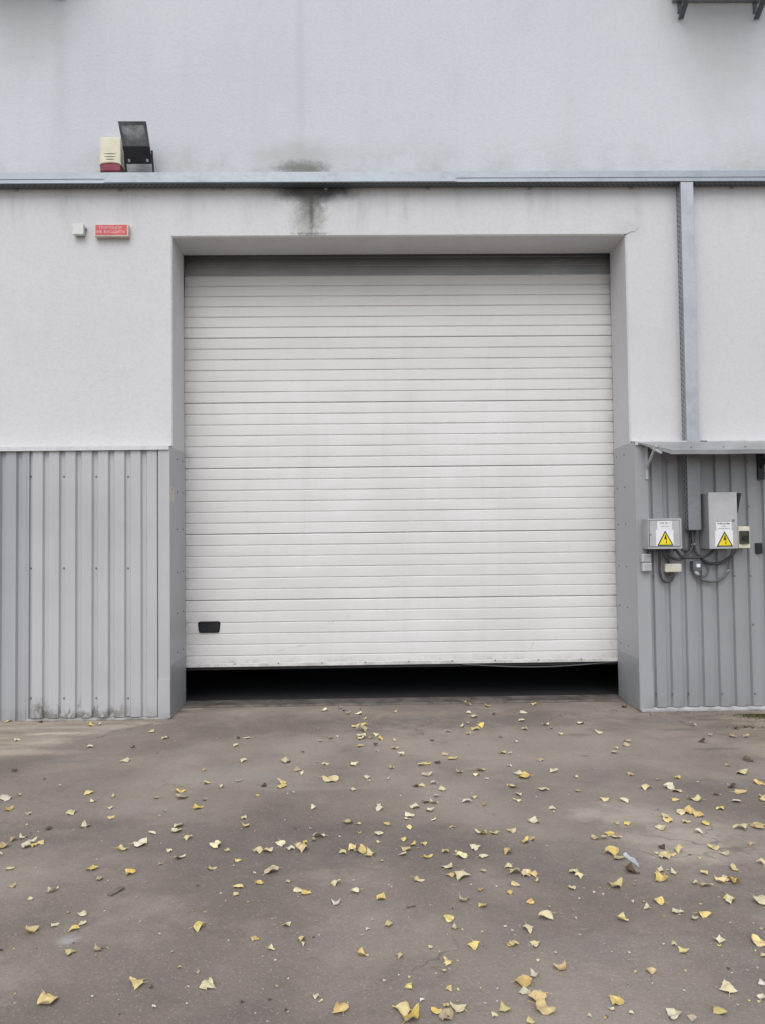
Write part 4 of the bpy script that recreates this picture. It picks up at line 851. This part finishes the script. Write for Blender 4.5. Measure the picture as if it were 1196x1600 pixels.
for s, ox, oy in ((LA, 0, 1100), (LB, 400, 1080), (LC, 796, 1080)):
    for t in s.split():
        x, y, r_ = t.split(','); LEAVES.append((ox+float(x)/2.99, oy+float(y)/2.99, float(r_[:-1])/2.99, r_[-1]))
LEAVES.sort(key=lambda q: -q[2])
rng = random.Random(11)
def leaf_mesh(seed, curl, fold, wave, style):
    """poplar leaf: broad triangular blade with toothed rim, mid-rib fold, curl and stalk"""
    r = random.Random(seed); m = MB(); nu, nv = 11, 6
    rows = []
    asp = r.uniform(0.92, 1.12); skew = r.uniform(-0.10, 0.10); oval = style == 1
    for i in range(nu+1):
        u = i/nu
        if oval: hw_ = 0.47*math.sin(math.pi*min(1, (u*0.93+0.05)))**0.75
        else: hw_ = (0.50*min(1, (u/0.20))**0.55 if u < 0.24 else 0.50*(1-((u-0.24)/0.76))**0.82*(1-0.14*math.sin(math.pi*(u-0.24)/0.76)))
        hw_ = max(hw_, 0.012)
        row = []
        for j in range(nv+1):
            v = -1+2*j/nv; edge = abs(v) > 0.99
            x = v*hw_*(1 + (r.uniform(-0.13, 0.08) if edge else 0)) + skew*u*u
            y = (u-0.45)*asp + (0.04*abs(v) if u < 0.2 else 0)
            z = fold*abs(v)*hw_ + curl*((u-0.45)**2)*1.4 + wave*0.16*math.sin(3.1*u*2+v*2.2+seed) + curl*0.9*(v*hw_)**2*(1 if seed % 2 else -0.7) + r.uniform(-0.012, 0.012)
            row.append(len(m.v)); m.v.append((x, y, z))
        rows.append(row)
    for i in range(nu):
        for j in range(nv):
            if style == 2 and r.random() < 0.16 and abs(j-nv/2) > 1: continue      # eaten away
            m.f.append((rows[i][j], rows[i][j+1], rows[i+1][j+1], rows[i+1][j]))
    y0 = m.v[rows[0][nv//2]]
    m.tube([Vector(y0), Vector(y0)+Vector((0.03, -0.16, 0.03)), Vector(y0)+Vector((0.10, -0.36, 0.05))], [0.020, 0.014, 0.011], 4)
    # thin the sheet
    me = bpy.data.meshes.new('leaf'); me.from_pydata(m.v, [], m.f)
    for p in me.polygons: p.use_smooth = True
    return me
VAR = []
for k, (c_, f_, w_, st_) in enumerate(((0.10, 0.06, 0.3, 0), (0.35, 0.18, 0.5, 0), (-0.38, 0.0, 0.4, 0), (0.6, 0.32, 0.6, 1), (-0.55, -0.18, 0.7, 0), (0.05, 0.03, 0.5, 2), (0.45, 0.5, 0.6, 0), (-0.25, 0.12, 1.0, 1), (0.8, 0.1, 0.8, 0), (0.2, -0.22, 0.5, 0))):
    VAR.append(leaf_mesh(k+3, c_, f_, w_, st_))
VM = {}
def vmesh(k, code):
    if (k, code) not in VM:
        me = VAR[k].copy(); me.name = 'leaf'; me.materials.append(MATS['leaf_'+code]); VM[(k, code)] = me
    return VM[(k, code)]
def leaf_xform(px, py, wpx, k):
    g = GP(px, py+wpx*0.06); depth = (g-CP).dot(AF); size = wpx*depth/F*1.1
    tilt = 0.16 if wpx < 15 else 0.13
    size = min(size, 0.115)
    M = Matrix.Rotation(rng.uniform(0, 6.283), 3, 'Z') @ Matrix.Rotation(rng.gauss(0, tilt), 3, 'X') @ Matrix.Rotation(rng.gauss(0, tilt), 3, 'Y') @ Matrix.Rotation(math.pi if rng.random() < 0.3 else 0, 3, 'X')
    zm = min((M @ v.co).z for v in VAR[k].vertices)
    return g, size, M, zm
COLN = {'P': 'pale cream', 'Y': 'yellow', 'G': 'greenish yellow', 'O': 'orange brown', 'T': 'tan', 'B': 'dark brown', 'W': 'whitish'}
COLS = ((150, 'before the left cladding'), (266, 'before the left corner'), (400, 'below the door grip'), (520, 'left of door centre'), (640, 'at door centre'), (770, 'right of door centre'), (880, 'before the right door half'), (1000, 'before the right corner'), (1090, 'before the wide cabinet'), (9999, 'before the tall cabinet'))
ROWS = ((1140, 'by the wall foot'), (1185, 'a step from the wall'), (1225, 'in the far yard'), (1270, 'beyond mid yard'), (1310, 'just past mid yard'), (1350, 'in mid yard'), (1400, 'nearer than mid yard'), (1470, 'in the near yard'), (1530, 'low in the photo'), (9999, 'at the bottom edge'))
big = LEAVES[:300]; rest = LEAVES[300:]
groups = {}
for q in big:
    key = (q[3], next(n for l, n in COLS if q[0] < l), next(n for l, n in ROWS if q[1] < l)); groups.setdefault(key, []).append(q)
ORD = {1: [''], 2: ['left of two', 'right of two'], 3: ['leftmost of three', 'middle of three', 'rightmost of three'], 4: ['leftmost of four', 'second from left', 'third from left', 'rightmost of four'], 5: ['leftmost of five', 'second from left', 'third from left', 'fourth from left', 'rightmost of five']}
for (c_, cn, rn), L in groups.items():
    L.sort()
    for idx, (px, py, wpx, code) in enumerate(L):
        k = rng.choice((0, 1, 2, 3, 4, 6, 7, 8, 9)) if code not in 'T' else rng.choice((1, 3, 5, 8))
        g, size, M, zm = leaf_xform(px, py, wpx, k)
        o = link('fallen_leaf', vmesh(k, code)); fl_ = 0.62 if py < 1300 else 0.85
        o.scale = (size, size, size*fl_); o.rotation_euler = M.to_euler(); zm = min((M @ Vector((v.co.x, v.co.y, v.co.z*fl_))).z for v in VAR[k].vertices); o.location = (g.x, g.y, 0.0015 - zm*size)
        extra = ORD.get(len(L), [''])[min(idx, len(ORD.get(len(L), ['']))-1)]
        tag(o, f"{COLN[code]} leaf {cn}, {rn}" + (f", {extra}" if extra else ''), 'leaf', 'fallen leaves on the yard')
# crumbs and scraps too small to count: one object per material bundle
m = bmesh.new(); mats_ = sorted(LEAFCOL)
for (px, py, wpx, code) in rest:
    k = rng.choice((1, 3, 6, 8)); g, size, M, zm = leaf_xform(px, py, wpx, k)
    T = Matrix.Translation((g.x, g.y, 0.0015-zm*size)) @ (M.to_4x4() @ Matrix.Scale(size, 4))
    n0 = len(m.verts); f0 = len(m.faces); m.from_mesh(VAR[k]); m.verts.ensure_lookup_table(); m.faces.ensure_lookup_table()
    for v in m.verts[n0:]: v.co = T @ v.co
    for f in m.faces[f0:]: f.material_index = mats_.index(code)
# tiny leaf crumbs scattered thinly, denser at the right
for k in range(420):
    px, py = rng.uniform(0, 1196), 1130+470*rng.random()**0.8
    if rng.random() > 0.35+0.65*(px/1196): continue
    g = GP(px, py); s = rng.uniform(0.003, 0.009)
    vs_ = [m.verts.new((g.x+s*math.cos(t+rng.uniform(-.4, .4)), g.y+s*math.sin(t), rng.uniform(0.001, 0.005))) for t in (0, 2.1, 4.2)]
    f = m.faces.new(vs_); f.material_index = mats_.index(rng.choice('PPYTTWB'))
me = bpy.data.meshes.new('leaf_litter'); m.to_mesh(me); m.free()
for c_ in mats_: me.materials.append(MATS['leaf_'+c_])
o = link('leaf_litter', me); o['kind'] = 'stuff'; o['label'] = 'tiny leaf scraps and crumbs scattered over the asphalt'; o['category'] = 'leaf litter'

# grit: small stones scattered over the asphalt
m = MB()
for k in range(1700):
    px, py = rng.uniform(-20, 1216), 1125+490*rng.random()
    if k <= 900 and noise.noise((px*0.008, py*0.015, 3)) < rng.uniform(-0.5, 0.5): continue
    g = GP(px, py)
    if k > 900:
        g.x = rng.uniform(-4, XL) if rng.random() < 0.5 else rng.uniform(XR, 4.2); g.y = -PC-0.034-abs(rng.gauss(0, 0.035))
    s = rng.uniform(0.0012, 0.0042) if rng.random() < 0.93 else rng.uniform(0.005, 0.009)
    i = len(m.v); a0 = rng.uniform(0, 6)
    for j in range(5): m.v.append((g.x+s*rng.uniform(.7, 1.1)*math.cos(a0+j*1.256), g.y+s*rng.uniform(.7, 1.1)*math.sin(a0+j*1.256), 0.0))
    m.v.append((g.x, g.y, s*rng.uniform(0.7, 1.1)))
    for j in range(5): m.f.append((i+j, i+(j+1) % 5, i+5))
o = link('gravel', m.mesh('gravel', 'pebble')); o['kind'] = 'stuff'; o['label'] = 'fine grit and pebbles lying loose on the asphalt'; o['category'] = 'gravel'

# wood sliver, twig, plastic film
a, b_ = GP(171, 1400.5), GP(192, 1389); m = MB(); m.bar((a.x, a.y, 0.006), (b_.x, b_.y, 0.008), 0.022, 0.008)
solo('wood_sliver', m, 'wood', ((a.x+b_.x)/2, (a.y+b_.y)/2, 0), 'flat grey brown wood sliver lying on the asphalt at left', 'wood sliver', bevel=0.002)
a, b_ = GP(636, 1419.5), GP(650, 1417); m = MB(); m.tube([(a.x, a.y, 0.004), ((a.x+b_.x)/2, (a.y+b_.y)/2+0.004, 0.007), (b_.x, b_.y, 0.004)], [0.003, 0.004, 0.002], 6)
solo('twig', m, 'wood', tuple(a), 'short dark twig on the asphalt near the middle of the yard', 'twig', smooth=True)
pl = [(974, 1337), (978, 1336.5), (984, 1341), (993, 1346), (997, 1351), (999, 1356)]; pr = [(975, 1340), (979, 1342), (985, 1346), (991, 1350), (996, 1354), (999.5, 1356.5)]
m = MB()
for k in range(6):
    a, b_ = GP(*pl[k]), GP(*pr[k]); c_ = (a+b_)/2
    m.v += [(a.x, a.y, 0.004), (c_.x, c_.y, 0.016+0.006*(k % 2)), (b_.x, b_.y, 0.003)]
for k in range(5):
    for j in range(2): i = k*3+j; m.f.append((i, i+1, i+4, i+3))
solo('plastic_scrap', m, 'plastic_film', tuple(GP(985, 1345)), 'crumpled strip of whitish plastic film among the leaves at right', 'plastic scrap')

# moss along the wall foot at far right
m = MB()
for k in range(700):
    px = 1196-abs(rng.gauss(0, 1))*22; py = 1116+abs(rng.gauss(0, 1))*3.2
    if rng.random() < 0.12: px, py = rng.gauss(1172, 14), rng.gauss(1137, 1.5)
    g = GP(px, py); s = rng.uniform(0.004, 0.011)
    if g.y > -PC-0.035: continue
    a0 = rng.uniform(0, 6.28); h = rng.uniform(0.002, 0.008)
    m.quad((g.x-s*math.cos(a0), g.y-s*math.sin(a0), 0.0), (g.x+s*math.cos(a0), g.y+s*math.sin(a0), 0.0), (g.x+rng.uniform(-.006, .006), g.y+rng.uniform(-.006, .006), h))
o = link('moss', m.mesh('moss', 'moss')); o['kind'] = 'stuff'; o['label'] = 'green moss growing along the wall foot at far right'; o['category'] = 'moss'
